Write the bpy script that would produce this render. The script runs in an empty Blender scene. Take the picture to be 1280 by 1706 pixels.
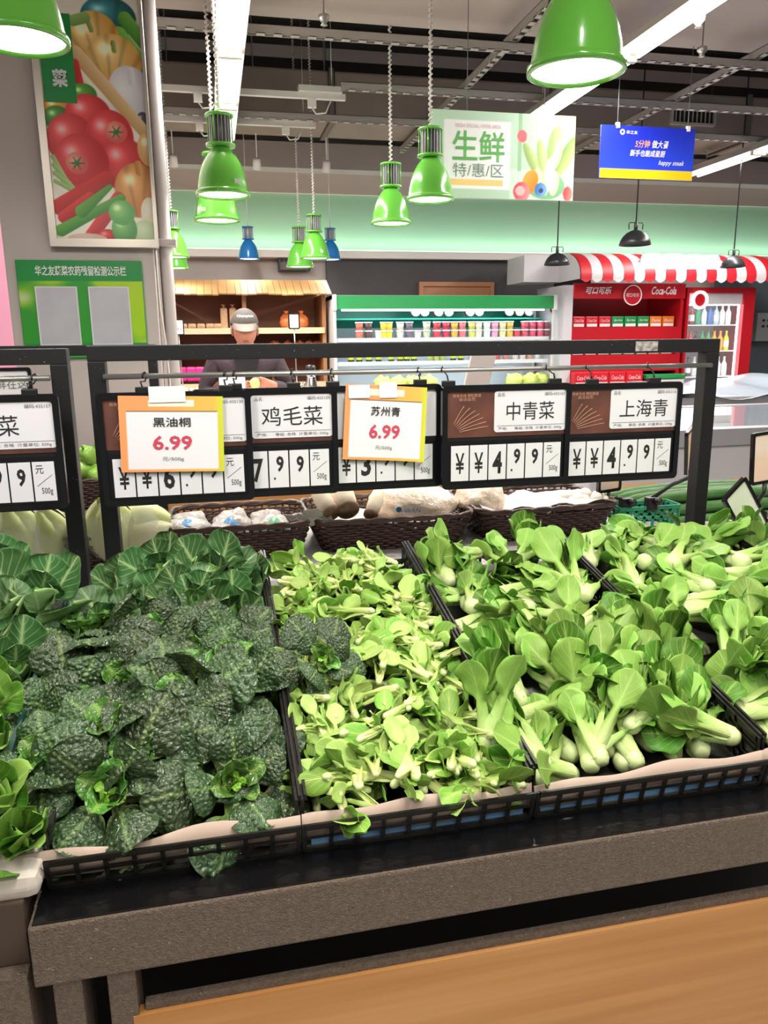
import bpy, bmesh, math, random
import numpy as np
from mathutils import Vector, Matrix, Euler

random.seed(7)
rng = np.random.default_rng(7)
scene = bpy.context.scene
COL = scene.collection

# ------------------------------------------------------------------ camera
F_PX = 1280.0
PITCH, YAW, ROLL, CAM_H = math.radians(12.7), math.radians(12.2), -0.0105, 1.50
cp, sp, cy_, sy_ = math.cos(PITCH), math.sin(PITCH), math.cos(YAW), math.sin(YAW)
R0 = Vector((cy_, -sy_, 0)); FW = Vector((sy_*cp, cy_*cp, -sp)); U0 = Vector((sy_*sp, cy_*sp, cp))
RT = R0*math.cos(ROLL) + U0*math.sin(ROLL); UP = U0*math.cos(ROLL) - R0*math.sin(ROLL)
CAM = Vector((0, 0, CAM_H))
cam_data = bpy.data.cameras.new('camera')
cam_data.sensor_fit = 'HORIZONTAL'; cam_data.sensor_width = 36.0; cam_data.lens = 36.0*F_PX/1280.0
cam_data.clip_start = 0.05; cam_data.clip_end = 100
cam = bpy.data.objects.new('camera', cam_data); COL.objects.link(cam)
M = Matrix((RT, UP, -FW)).transposed().to_4x4(); M.translation = CAM
cam.matrix_world = M
scene.camera = cam

# ------------------------------------------------------------------ world, exposure
world = bpy.data.worlds.new('store_air'); scene.world = world; world.use_nodes = True
bg = world.node_tree.nodes['Background']
bg.inputs[0].default_value = (1.0, 0.97, 0.94, 1); bg.inputs[1].default_value = 0.24
vs = scene.view_settings
vs.view_transform = 'Standard'; vs.look = 'None'; vs.gamma = 1.0; vs.use_curve_mapping = False
vs.exposure = 0.0
PENDANT_W, TUBE_W = 12.0, 48.0       # lamp powers
scene.cycles.max_bounces = 6; scene.cycles.diffuse_bounces = 3; scene.cycles.glossy_bounces = 3
scene.cycles.transparent_max_bounces = 8; scene.cycles.use_denoising = True; scene.cycles.use_adaptive_sampling = True; scene.cycles.adaptive_threshold = .03
scene.cycles.caustics_reflective = False; scene.cycles.caustics_refractive = False

# ------------------------------------------------------------------ helpers
def ray(x, y): return FW + RT*((x-640)/F_PX) + UP*((853-y)/F_PX)
def PY(x, y, Y): d = ray(x, y); return CAM + d*(Y/d.y)
def PZ(x, y, z): d = ray(x, y); return CAM + d*((z-CAM_H)/d.z)

def lin(h):
    h = h.lstrip('#'); v = [int(h[i:i+2], 16)/255 for i in (0, 2, 4)]
    return tuple(c/12.92 if c <= .04045 else ((c+.055)/1.055)**2.4 for c in v)

def lin_arr(a):
    a = np.clip(a, 0, 1); return np.where(a <= .04045, a/12.92, ((a+.055)/1.055)**2.4)

MATS = {}
def mat(name, col='#808080', rough=.5, metal=0., spec=.5, var=None, bump=None, emit=None, alpha=None, trans=0., coat=0., stretch=None, speck=None):
    """var=(scale, second colour, contrast) noise mix, bump=(scale, strength), speck=(scale, colour, threshold)"""
    if name in MATS: return MATS[name]
    m = bpy.data.materials.new(name); m.use_nodes = True
    nt = m.node_tree; b = nt.nodes['Principled BSDF']
    c = lin(col) if isinstance(col, str) else col
    b.inputs['Base Color'].default_value = (*c, 1); b.inputs['Roughness'].default_value = rough
    b.inputs['Metallic'].default_value = metal; b.inputs['Specular IOR Level'].default_value = spec
    if coat: b.inputs['Coat Weight'].default_value = coat
    if trans: b.inputs['Transmission Weight'].default_value = trans
    if alpha is not None: b.inputs['Alpha'].default_value = alpha
    if emit: b.inputs['Emission Color'].default_value = (*lin(emit[0]), 1); b.inputs['Emission Strength'].default_value = emit[1]
    tc = None
    if var or bump or speck:
        tc = nt.nodes.new('ShaderNodeTexCoord'); src = tc.outputs['Object']
        if stretch:
            mp = nt.nodes.new('ShaderNodeMapping'); mp.inputs['Scale'].default_value = stretch
            nt.links.new(src, mp.inputs[0]); src = mp.outputs[0]
    cur = None
    if var:
        n = nt.nodes.new('ShaderNodeTexNoise'); n.inputs['Scale'].default_value = var[0]; n.inputs['Detail'].default_value = 5
        nt.links.new(src, n.inputs['Vector'])
        r = nt.nodes.new('ShaderNodeValToRGB'); k = var[2] if len(var) > 2 else .25
        r.color_ramp.elements[0].position = .5-k; r.color_ramp.elements[1].position = .5+k
        r.color_ramp.elements[0].color = (*c, 1); r.color_ramp.elements[1].color = (*lin(var[1]), 1)
        nt.links.new(n.outputs['Fac'], r.inputs[0]); cur = r.outputs[0]
        nt.links.new(cur, b.inputs['Base Color'])
    if speck:
        n = nt.nodes.new('ShaderNodeTexNoise'); n.inputs['Scale'].default_value = speck[0]; n.inputs['Detail'].default_value = 2
        nt.links.new(tc.outputs['Object'], n.inputs['Vector'])
        r = nt.nodes.new('ShaderNodeValToRGB'); r.color_ramp.elements[0].position = speck[2]; r.color_ramp.elements[1].position = min(1, speck[2]+.03)
        nt.links.new(n.outputs['Fac'], r.inputs[0])
        mx = nt.nodes.new('ShaderNodeMix'); mx.data_type = 'RGBA'
        nt.links.new(r.outputs[0], mx.inputs['Factor'])
        if cur: nt.links.new(cur, mx.inputs[6])
        else: mx.inputs[6].default_value = (*c, 1)
        mx.inputs[7].default_value = (*lin(speck[1]), 1)
        nt.links.new(mx.outputs[2], b.inputs['Base Color'])
    if bump:
        n = nt.nodes.new('ShaderNodeTexNoise'); n.inputs['Scale'].default_value = bump[0]; n.inputs['Detail'].default_value = 4
        nt.links.new(src, n.inputs['Vector'])
        bp = nt.nodes.new('ShaderNodeBump'); bp.inputs['Strength'].default_value = bump[1]; bp.inputs['Distance'].default_value = .01
        nt.links.new(n.outputs['Fac'], bp.inputs['Height']); nt.links.new(bp.outputs[0], b.inputs['Normal'])
    MATS[name] = m; return m

def attr_mat(name, rough=.5, spec=.4):
    if name in MATS: return MATS[name]
    m = bpy.data.materials.new(name); m.use_nodes = True; nt = m.node_tree; b = nt.nodes['Principled BSDF']
    a = nt.nodes.new('ShaderNodeAttribute'); a.attribute_name = 'Col'
    nt.links.new(a.outputs['Color'], b.inputs['Base Color']); b.inputs['Roughness'].default_value = rough; b.inputs['Specular IOR Level'].default_value = spec
    MATS[name] = m; return m

class MB:
    """collects shapes; every builder adds to the same vertex list"""
    def __init__(s): s.v = []; s.f = []; s.sm = []
    def add(s, vs_, fs, smooth=False, M=None):
        o = len(s.v)
        if M is not None: vs_ = [M @ Vector(p) for p in vs_]
        s.v.extend([tuple(p) for p in vs_]); s.f.extend([tuple(i+o for i in f) for f in fs]); s.sm.extend([smooth]*len(fs)); return s
    def box(s, a, b, M=None):
        x0, y0, z0 = a; x1, y1, z1 = b
        v = [(x0,y0,z0),(x1,y0,z0),(x1,y1,z0),(x0,y1,z0),(x0,y0,z1),(x1,y0,z1),(x1,y1,z1),(x0,y1,z1)]
        return s.add(v, [(0,3,2,1),(4,5,6,7),(0,1,5,4),(1,2,6,5),(2,3,7,6),(3,0,4,7)], False, M)
    def cbox(s, c, d, M=None, bev=0.):
        a = [c[i]-d[i]/2 for i in range(3)]; b = [c[i]+d[i]/2 for i in range(3)]
        if not bev: return s.box(a, b, M)
        bm = bmesh.new(); bmesh.ops.create_cube(bm, size=1)
        for v in bm.verts: v.co = Vector((c[0]+v.co.x*d[0], c[1]+v.co.y*d[1], c[2]+v.co.z*d[2]))
        bmesh.ops.bevel(bm, geom=bm.edges[:], offset=min(bev, min(d)*.45), segments=2, profile=.6, affect='EDGES')
        bm.verts.ensure_lookup_table()
        s.add([v.co.copy() for v in bm.verts], [[v.index for v in f.verts] for f in bm.faces], False, M); bm.free(); return s
    def lathe(s, prof, n=24, c=(0,0,0), M=None, smooth=True, caps=True):
        v = []; f = []
        for r, z in prof:
            for k in range(n):
                a = 2*math.pi*k/n; v.append((c[0]+r*math.cos(a), c[1]+r*math.sin(a), c[2]+z))
        for i in range(len(prof)-1):
            for k in range(n):
                k2 = (k+1) % n; f.append((i*n+k, i*n+k2, (i+1)*n+k2, (i+1)*n+k))
        if caps:
            if prof[0][0] > 1e-6: f.append(tuple(reversed(range(n))))
            if prof[-1][0] > 1e-6: f.append(tuple((len(prof)-1)*n+k for k in range(n)))
        return s.add(v, f, smooth, M)
    def tube(s, pts, r, n=8, smooth=True, M=None, caps=True):
        pts = [Vector(p) for p in pts]; L = len(pts); rs = r if isinstance(r, (list, tuple)) else [r]*L
        v = []; f = []; prev = None
        for i, p in enumerate(pts):
            t = (pts[min(i+1, L-1)] - pts[max(i-1, 0)]).normalized()
            if prev is None:
                a = Vector((0,0,1)) if abs(t.z) < .9 else Vector((1,0,0)); u = t.cross(a).normalized()
            else: u = (prev - t*prev.dot(t)).normalized()
            prev = u; w = t.cross(u)
            for k in range(n):
                a = 2*math.pi*k/n; v.append(p + (u*math.cos(a)+w*math.sin(a))*rs[i])
        for i in range(L-1):
            for k in range(n):
                k2 = (k+1) % n; f.append((i*n+k, i*n+k2, (i+1)*n+k2, (i+1)*n+k))
        if caps: f.append(tuple(reversed(range(n)))); f.append(tuple((L-1)*n+k for k in range(n)))
        return s.add(v, f, smooth, M)
    def prism(s, poly, y0, y1, M=None):
        """poly in x,z, extruded along y (front face at y0 looks to -y)"""
        n = len(poly); v = [(x, y0, z) for x, z in poly] + [(x, y1, z) for x, z in poly]
        f = [tuple(range(n)), tuple(reversed(range(n, 2*n)))] + [(i, i+n, (i+1) % n+n, (i+1) % n) for i in range(n)]
        return s.add(v, f, False, M)
    def ring(s, outer, inner, y0, y1, M=None):
        """frame between two outlines with the same count of points (x,z)"""
        n = len(outer); v = [(x,y0,z) for x,z in outer]+[(x,y0,z) for x,z in inner]+[(x,y1,z) for x,z in outer]+[(x,y1,z) for x,z in inner]
        f = []
        for i in range(n):
            j = (i+1) % n
            f += [(i,j,n+j,n+i),(2*n+i,3*n+i,3*n+j,2*n+j),(i,2*n+i,2*n+j,j),(n+i,n+j,3*n+j,3*n+i)]
        return s.add(v, f, False, M)
    def grid(s, fn, nu, nv, smooth=True, M=None):
        v = [fn(i/nu, j/nv) for j in range(nv+1) for i in range(nu+1)]
        f = [(j*(nu+1)+i, j*(nu+1)+i+1, (j+1)*(nu+1)+i+1, (j+1)*(nu+1)+i) for j in range(nv) for i in range(nu)]
        return s.add(v, f, smooth, M)

def rrect(w, h, r, n=4, cx=0, cz=0):
    p = []
    for sx, sz, a0 in ((1,-1,-90),(1,1,0),(-1,1,90),(-1,-1,180)):
        for k in range(n+1):
            a = math.radians(a0+90*k/n); p.append((cx+sx*(w/2-r)+r*math.cos(a), cz+sz*(h/2-r)+r*math.sin(a)))
    return p

def woff(o):
    t = Vector((0,0,0))
    while o is not None: t += o.location; o = o.parent
    return t

def mesh_from(name, mb, m, off=Vector((0,0,0))):
    me = bpy.data.meshes.new(name)
    v = np.array(mb.v, dtype=np.float64) - np.array(off)
    me.from_pydata(v.tolist(), [], mb.f); me.polygons.foreach_set('use_smooth', mb.sm)
    if m: me.materials.append(m)
    me.update(); return me

def obj(name, mb, m, parent=None, loc=None):
    """one mesh object; shapes are given in world coordinates and moved into the parent's frame"""
    if parent is not None:
        me = mesh_from(name, mb, m, woff(parent)); o = bpy.data.objects.new(name, me); COL.objects.link(o); o.parent = parent
    else:
        l = Vector(loc) if loc is not None else Vector(np.mean(np.array([np.min(mb.v, 0), np.max(mb.v, 0)]), 0))
        me = mesh_from(name, mb, m, l); o = bpy.data.objects.new(name, me); COL.objects.link(o); o.location = l
    return o

def tag(o, label=None, cat=None, group=None, kind=None):
    if label: o['label'] = label
    if cat: o['category'] = cat
    if group: o['group'] = group
    if kind: o['kind'] = kind
    return o
def thing(name, label, cat, loc=(0,0,0), group=None):
    o = bpy.data.objects.new(name, None); COL.objects.link(o); o.location = loc; o.empty_display_size = .05
    return tag(o, label, cat, group)
def struct(name, mb, m, label=None):
    o = obj(name, mb, m); o['kind'] = 'structure'
    if label: o['label'] = label; 
    return o
def copy_tree(o, parent=None):
    c = o.copy(); COL.objects.link(c)
    if parent is not None: c.parent = parent
    for ch in list(o.children): copy_tree(ch, c)
    return c

PENDING = []
def text(body, c, w, h, m, parent, name='lettering', bold=0., shear=0., M=None, keep=False):
    """flat lettering centred at world point c, fitted to w x h, facing -y"""
    cu = bpy.data.curves.new(name, 'FONT'); cu.body = body; cu.offset = bold; cu.shear = shear; cu.resolution_u = 2
    t = bpy.data.objects.new('tmp_text', cu); COL.objects.link(t)
    PENDING.append((t, name, Vector(c), w, h, m, parent, M, keep))
def flush_text():
    bpy.context.view_layer.update(); dg = bpy.context.evaluated_depsgraph_get()
    for t, name, c, w, h, m, parent, M_, keep in PENDING:
        me = bpy.data.meshes.new_from_object(t.evaluated_get(dg)); n = len(me.vertices)
        a = np.empty(n*3); me.vertices.foreach_get('co', a); a = a.reshape(-1, 3)
        lo, hi = a.min(0), a.max(0); sx = w/max(1e-6, hi[0]-lo[0]); sz = h/max(1e-6, hi[1]-lo[1])
        if keep: sx = sz = min(sx, sz)
        x = (a[:,0]-(lo[0]+hi[0])/2)*sx; z = (a[:,1]-(lo[1]+hi[1])/2)*sz
        q = np.stack([x, np.zeros(n), z], 1)
        if M_ is not None: q = q @ np.array(M_.to_3x3()).T
        q = q + np.array(c - woff(parent)); me.vertices.foreach_set('co', q.ravel())
        me.materials.clear(); me.materials.append(m); me.update(); me.name = name
        o = bpy.data.objects.new(name, me); COL.objects.link(o); o.parent = parent
        cu = t.data; bpy.data.objects.remove(t); bpy.data.curves.remove(cu)
    PENDING.clear()

def printed(name, c, w, h, nx, ny, painter, parent, m=None, M=None, bend=None):
    """a flat print: colours painted on a fine grid facing -y; painter(U, V) -> rgb (sRGB)"""
    u = np.linspace(0, 1, nx+1); v = np.linspace(0, 1, ny+1); U, V = np.meshgrid(u, v)
    rgb = painter(U, V)
    y = np.zeros_like(U) if bend is None else bend(U, V)
    q = np.stack([(U-.5)*w, y, (V-.5)*h], -1).reshape(-1, 3)
    if M is not None: q = q @ np.array(M.to_3x3()).T
    q = q + np.array(Vector(c) - (woff(parent) if parent else Vector((0,0,0))))
    i = np.arange(nx); j = np.arange(ny); I, J = np.meshgrid(i, j); a = (J*(nx+1)+I).ravel()
    f = np.stack([a, a+1, a+nx+2, a+nx+1], 1)
    me = bpy.data.meshes.new(name); me.from_pydata(q.tolist(), [], f.tolist())
    ca = me.color_attributes.new('Col', 'FLOAT_COLOR', 'POINT')
    cc = np.ones((len(q), 4)); cc[:, :3] = lin_arr(rgb.reshape(-1, 3)); ca.data.foreach_set('color', cc.ravel())
    me.materials.append(m or attr_mat('print_gloss', .35)); me.update()
    o = bpy.data.objects.new(name, me); COL.objects.link(o)
    if parent: o.parent = parent
    return o
def hx(h): h = h.lstrip('#'); return np.array([int(h[i:i+2], 16)/255 for i in (0,2,4)])
def blend(img, mask, col): return img*(1-mask[..., None]) + np.asarray(col)*mask[..., None]
def sstep(a, b, x): t = np.clip((x-a)/(b-a), 0, 1); return t*t*(3-2*t)
def vnoise(U, V, s, seed=0):
    r = np.random.default_rng(seed); g = r.random((64, 64)); x = U*s; y = V*s
    xi = np.floor(x).astype(int); yi = np.floor(y).astype(int); fx = x-xi; fy = y-yi
    fx = fx*fx*(3-2*fx); fy = fy*fy*(3-2*fy); G = lambda a, b: g[a % 64, b % 64]
    return (G(xi,yi)*(1-fx)+G(xi+1,yi)*fx)*(1-fy)+(G(xi,yi+1)*(1-fx)+G(xi+1,yi+1)*fx)*fy

# common materials
black_paint = mat('black_powder_coat', '#151517', .45, 0, .35, bump=(900, .15), speck=(170, '#8a8680', .74))
black_plastic = mat('black_plastic', '#161617', .35)
black_gloss = mat('black_gloss_plastic', '#101013', .18)
ink = mat('black_ink', '#1c1a1b', .6)
grey_ink = mat('grey_ink', '#6b6a6c', .6)
paper = mat('white_paper', '#e2e1e4', .7)
card_white = mat('white_card', '#d8d7dc', .55)
steel = mat('brushed_steel', '#b9b7b4', .32, .85)
chrome = mat('chrome', '#d6d6d6', .15, 1.)
white_paint = mat('white_paint', '#e8e4de', .5)
# ------------------------------------------------------------------ the setting
floor_m = mat('floor_tiles', '#b9b4ae', .25, 0, .5, var=(3, '#a39e98', .3))
o = struct('floor', MB().box((-7, -4, -.1), (10, 9.6, 0)), floor_m)
for i, x in enumerate(np.arange(-6.4, 10, .8)): pass
wall_grey = mat('wall_grey_paint', '#b7afab', .7, var=(2, '#b0a8a4', .3), bump=(200, .05))
dark_wall = mat('wall_dark_panel', '#4a4648', .6, var=(4, '#433f41', .3))
green_wall = mat('wall_mint_paint', '#a9d9b4', .6, var=(1.5, '#a3d3ae', .3))
cream_wall = mat('wall_cream_paint', '#cfc3b8', .7)
struct('wall_back', MB().box((-7, 9.2, 0), (10, 9.5, 4.6)), wall_grey)
b = MB(); b.box((-7, 9.16, 2.48), (10, 9.2, 3.09)); struct('trim_1', b, green_wall, 'mint green band high along the back wall')
b = MB(); b.box((-7, 9.02, 2.40), (10, 9.2, 2.48)); struct('trim_2', b, white_paint, 'white ledge under the mint green band')
b = MB(); b.box((-7, 9.10, 3.09), (10, 9.2, 3.30)); struct('trim_3', b, cream_wall, 'pale cornice over the mint green band')
b = MB(); b.box((-7, 8.86, 3.30), (10, 9.2, 3.56)); struct('trim_4', b, wall_grey, 'grey bulkhead under the dark ceiling')
b = MB(); b.box((1.33, 9.14, 0), (4.35, 9.2, 2.40)); struct('wall_panel_dark', b, dark_wall)
dark_blue = mat('wall_slate', '#4b555c', .6)
b = MB(); b.box((6.05, 8.6, 0), (10, 8.7, 2.40)); struct('wall_right', b, dark_blue)
b = MB(); b.box((4.15, 9.12, 0), (4.62, 9.19, 2.40)); struct('door_1', b, mat('opening_shade_black', '#0c0b0c', .9))  # solid black slab, the doorway's darkness put into its colour
ceil_lo = mat('ceiling_board_grey', '#aea19a', .85, bump=(60, .1))
ceil_dark = mat('ceiling_void_black', '#141213', .9)
struct('ceiling', MB().box((-7, -4, 4.6), (10, 9.6, 4.7)), ceil_dark)
b = MB(); b.box((-7, -4, 3.42), (10, 5.25, 3.50)); struct('ceiling_panel', b, ceil_lo)
# left side of the shop far behind the pillar
b = MB(); b.box((-7.1, -4, 0), (-7, 9.6, 4.6)); struct('wall_left', b, wall_grey)
struct('wall_east', MB().box((10, -4, 0), (10.1, 9.6, 4.6)), wall_grey)

# ------------------------------------------------------------------ ceiling fittings
strut_m = mat('galvanised_strut', '#aaa49f', .5, .2)
dim_m = mat('dark_beam', '#3a3434', .7)
def ceiling_bar(name, p, q, w, m, label, cat, group=None):
    p, q = Vector(p), Vector(q); d = (q-p); L = d.length
    bld = MB()
    if abs(d.x) > abs(d.y):
        bld.box((p.x, p.y-w/2, p.z-w/2), (q.x, p.y-w/2+.004, p.z+w/2)); bld.box((p.x, p.y+w/2-.004, p.z-w/2), (q.x, p.y+w/2, p.z+w/2)); bld.box((p.x, p.y-w/2, p.z+w/2-.004), (q.x, p.y+w/2, p.z+w/2))
        for k in range(int(L/.10)):
            x = p.x+.05+k*.10; bld.box((x, p.y-w/2, p.z-w/2), (x+.05, p.y+w/2, p.z-w/2+.004))
    else:
        bld.box((p.x-w/2, p.y, p.z-w/2), (p.x-w/2+.004, q.y, p.z+w/2)); bld.box((p.x+w/2-.004, p.y, p.z-w/2), (p.x+w/2, q.y, p.z+w/2)); bld.box((p.x-w/2, p.y, p.z+w/2-.004), (p.x+w/2, q.y, p.z+w/2))
        for k in range(int(L/.10)):
            y = p.y+.05+k*.10; bld.box((p.x-w/2, y, p.z-w/2), (p.x+w/2, y+.05, p.z-w/2+.004))
    return tag(obj(name, bld, m), label, cat, group)
ceiling_bar('ceiling_strut', (-4, 4.98, 3.25), (8, 4.98, 3.25), .05, strut_m, 'long perforated steel strut at the edge of the grey ceiling board', 'strut')
ceiling_bar('ceiling_strut', (1.0, 5.9, 3.25), (8, 5.9, 3.25), .05, strut_m, 'perforated steel strut passing in front of the air duct grille', 'strut')
ceiling_bar('ceiling_strut', (-4, 6.72, 3.25), (8, 6.72, 3.25), .05, strut_m, 'deepest perforated steel strut running just below the air duct', 'strut')
ceiling_bar('ceiling_strut', (1.92, 4.4, 3.30), (1.92, 7.9, 3.30), .05, strut_m, 'perforated strut running away from us above the pale green hanging sign', 'strut')
ceiling_bar('ceiling_strut', (3.62, 4.4, 3.30), (3.62, 8.2, 3.30), .05, strut_m, 'perforated strut running away from us behind the blue hanging sign', 'strut')
for yy, zz, lb in ((6.6, 4.05, 'dim beam in the black ceiling void, nearer one'), (8.3, 4.1, 'dim beam in the black ceiling void, farther one')):
    tag(obj('ceiling_beam', MB().box((-5, yy-.08, zz-.06), (9, yy+.08, zz+.06)), dim_m), lb, 'beam')
duct_m = mat('duct_wrap', '#97897f', .8, var=(3, '#8a7d75', .3), bump=(25, .2))
d = thing('air_duct', 'boxy grey brown air duct running across under the black ceiling', 'duct', (1, 7.5, 3.34))
for k in range(7):
    x0 = -5+k*2.05; obj('duct_section', MB().cbox((x0+1.01, 7.5, 3.555), (2.0, .6, .40), bev=.02), duct_m, d)
    obj('flange', MB().box((x0+2.01, 7.18, 3.34), (x0+2.05, 7.82, 3.77)), mat('duct_flange', '#6f645f', .7), d)
g = obj('grille', MB().ring(rrect(.48,.17,.01,1,4.62,3.55), rrect(.43,.125,.008,1,4.62,3.55), 7.165, 7.2), mat('grille_beige', '#b5aba2', .6), d)
obj('grille_back', MB().box((4.41, 7.185, 3.49), (4.83, 7.199, 3.61)), ceil_dark, g)
for k in range(9):
    x = 4.43+k*.045; obj('slat', MB().box((x, 7.17, 3.49), (x+.008, 7.19, 3.61)), mat('grille_beige'), g)

# fluorescent battens
tube_em = mat('tube_glow', '#ffffff', .5, emit=('#fff6ee', 9.0))
batten_m = mat('batten_white', '#d9d5d0', .5)
def batten(x, y0, y1, z, label, tubes=2, power=TUBE_W):
    t = thing('fluorescent_light', label, 'ceiling light', (x, (y0+y1)/2, z), 'fluorescent battens under the ceiling')
    obj('housing', MB().prism([(x-.085,z+.03),(x-.04,z+.10),(x+.04,z+.10),(x+.085,z+.03)][::-1], y0, y1), batten_m, t)
    n = max(1, round((y1-y0)/1.25)); L = (y1-y0)/n
    for k in range(n):
        for dx in ((-.045, .045) if tubes == 2 else (0,)):
            obj('tube', MB().tube([(x+dx, y0+k*L+.05, z+.012), (x+dx, y0+(k+1)*L-.05, z+.012)], .016, 10), tube_em, t)
        obj('lamp_holder', MB().box((x-.07, y0+k*L+.005, z-.005), (x+.07, y0+k*L+.045, z+.03)), batten_m, t)
        ld = bpy.data.lights.new('tube_light', 'AREA'); ld.shape = 'RECTANGLE'; ld.size = .12; ld.size_y = L-.1; ld.energy = power*L/1.25; ld.color = (1, .95, .9)
        lo = bpy.data.objects.new('tube_light', ld); COL.objects.link(lo); lo.parent = t; lo.location = (0, y0+(k+.5)*L-(y0+y1)/2, -.008)
    for yy in (y0+.25, y1-.25):
        obj('hanger', MB().tube([(x, yy, z+.10), (x, yy, 3.42 if yy < 5.2 else 4.6)], .003, 6), steel, t)
batten(.20, 4.0, 7.2, 3.13, 'bright fluorescent batten seen end on behind the white coiled lamp cords')
batten(2.55, 3.2, 6.2, 3.13, 'long bright fluorescent batten slanting behind the large green pendant on the right')
batten(5.05, 4.6, 7.8, 3.13, 'fluorescent batten at the right edge beyond the blue sign')
batten(-2.4, 4.0, 7.2, 3.13, 'fluorescent batten behind the grey pillar')
for xx, w_ in ((-1.6, 'left'), (.75, 'middle'), (3.1, 'right')): batten(xx, -2.4, 1.2, 3.13, f'unseen fluorescent batten added over the near aisle, {w_} of three', 2, 20.0)  # unseen battens continuing the rows, added as fill light from the front
# cable trays / small conduits with cords
for yy, x0, x1, lb in ((6.16, -1.2, 1.07, 'white conduit bar with a lamp connector hanging above the green band'), (6.95, -1.2, .95, 'lower white conduit bar with a dangling connector')):
    t = thing('conduit_bar', lb, 'conduit', (0, yy, 3.25))
    obj('bar', MB().box((x0, yy-.02, 3.23), (x1, yy+.02, 3.27)), batten_m, t)
    obj('junction_box', MB().box((x1-.35, yy-.05, 3.27), (x1-.03, yy+.03, 3.31)), batten_m, t)
    for xx in (x0+1.2, x1-.25):
        obj('connector', MB().box((xx-.03, yy-.02, 3.17), (xx+.03, yy+.02, 3.23)), white_paint, t)
        obj('connector_wire', MB().tube([(xx, yy, 3.17), (xx+.03, yy, 3.13), (xx+.1, yy, 3.14), (xx+.14, yy, 3.22)], .006, 6), white_paint, t)
    for xx in (x0+.2, x1-.1): obj('hanger', MB().tube([(xx, yy, 3.27), (xx, yy, 4.6)], .003, 6), steel, t)
# small sprinkler pieces under the near ceiling board
for k, (px, py, yy) in enumerate(((540, 32, 4.6), (1170, 85, 4.6), (1165, 35, 4.0))):
    p = PY(px, py, yy); t = MB(); t.lathe([(.004, 3.42-p.z), (.004, .03), (.03, .02), (.03, 0), (.012, -.02), (.02, -.03)], 10, (p.x, p.y, p.z))
    tag(obj('sprinkler', t, steel), ['small sprinkler head above the left conduit bars', 'small sprinkler head right of the slanting batten, lower one', 'small sprinkler head near the top right corner'][k], 'sprinkler', 'sprinklers in the ceiling')

# ------------------------------------------------------------------ pendant lamps
pend_green = mat('pendant_green_enamel', '#62b43e', .22, 0, .5, coat=.6)
pend_blue = mat('pendant_blue_enamel', '#2673b4', .22, 0, .5, coat=.6)
glow = mat('lamp_diffuser_glow', '#ffffff', .5, emit=('#fffaf4', 6.0))
fin_m = mat('heatsink_aluminium', '#b4b3b5', .35, .35)
cord_white = mat('cord_white', '#ddd8d2', .6)
sticker_m = mat('sticker_grey', '#b8c4b0', .6)
def bell(s, R):
    prof = [(.035,.25),(.05,.235),(.072,.205),(.095,.16),(.111,.11),(.12,.06),(.125,.022)]
    return [(r/.135*R, z*R/.135) for r, z in prof]
def pendant(p, R, colm, label, top, group, coil=True, light=True, power=PENDANT_W, sticker=None):
    """p: centre of the open rim"""
    k = R/.135; t = thing('pendant_lamp', label, 'pendant lamp', p, group); x, y, z = p
    prof = bell(0, R)
    outer = prof + [(R*.94, .016*k), (R, .012*k), (R, -.006*k), (R*.93, -.010*k)]
    inner = [(r-.004*k, zz) for r, zz in reversed(prof)]
    sh = obj('shade', MB().lathe(outer+inner, 40, p, caps=False), colm, t)
    obj('diffuser', MB().lathe([(0.001, .004*k), (R*.925, .004*k), (R*.925, .008*k), (.001, .008*k)], 32, p), glow, t)
    obj('collar', MB().lathe([(.03*k,.245*k),(.072*k,.25*k),(.074*k,.262*k),(.03*k,.266*k)], 24, p), colm, t)
    obj('top_disc', MB().lathe([(.01*k,.405*k),(.07*k,.405*k),(.07*k,.417*k),(.01*k,.422*k)], 24, p), colm, t)
    core = obj('heatsink', MB().lathe([(.030*k,.262*k),(.030*k,.406*k)], 12, p), fin_m, t)
    fb = MB()
    for i in range(18):
        a = 2*math.pi*i/18; fb.box((.02*k, -.0015*k, .264*k), (.053*k, .0015*k, .404*k), Matrix.Translation(p) @ Matrix.Rotation(a, 4, 'Z'))
    obj('fin_ring', fb, fin_m, core)
    for i in range(4):
        a = math.pi/4+2*math.pi*i/4+.3; q = (x+.064*k*math.cos(a), y+.064*k*math.sin(a))
        obj('spacer_rod', MB().tube([(q[0], q[1], z+.26*k), (q[0], q[1], z+.408*k)], .004*k, 6), colm, t)
    if sticker is not None:
        zz = .05*k; a0 = sticker
        pts = [(R*.925*math.cos(a0+d), R*.925*math.sin(a0+d), zz+e) for e, d in ((-.012*k,-.13),(-.012*k,.13),(.014*k,.13),(.014*k,-.13))]
        n = Vector((math.cos(a0), math.sin(a0), 0))*.004
        obj('sticker', MB().add([Vector(q)+Vector(p)+n for q in pts], [(0,1,2,3)]), sticker_m, sh)
    z0 = z+.42*k; top = z+(top-z)/.88; t.scale = (1, 1, .88)
    if coil:
        cr = .0085; turns = int((top-z0)/.03); pts = []
        for i in range(turns*7+1):
            a = 2*math.pi*i/7; pts.append((x+cr*math.cos(a), y+cr*math.sin(a), z0+(top-z0)*i/(turns*7)))
        b = MB().tube(pts, .0045, 5); b.tube([(x, y, z0), (x, y, top)], .004, 5); obj('cord', b, cord_white, t)
    else:
        obj('cord', MB().tube([(x, y, z0), (x, y, top)], .005, 6), cord_white, t)
    if light:
        ld = bpy.data.lights.new('pendant_bulb', 'AREA'); ld.shape = 'DISK'; ld.size = R*1.0; ld.energy = power; ld.color = (1, .94, .86)
        lo = bpy.data.objects.new('pendant_bulb', ld); COL.objects.link(lo); lo.parent = t; lo.location = (0, 0, -.012*k)
    return t
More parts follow.
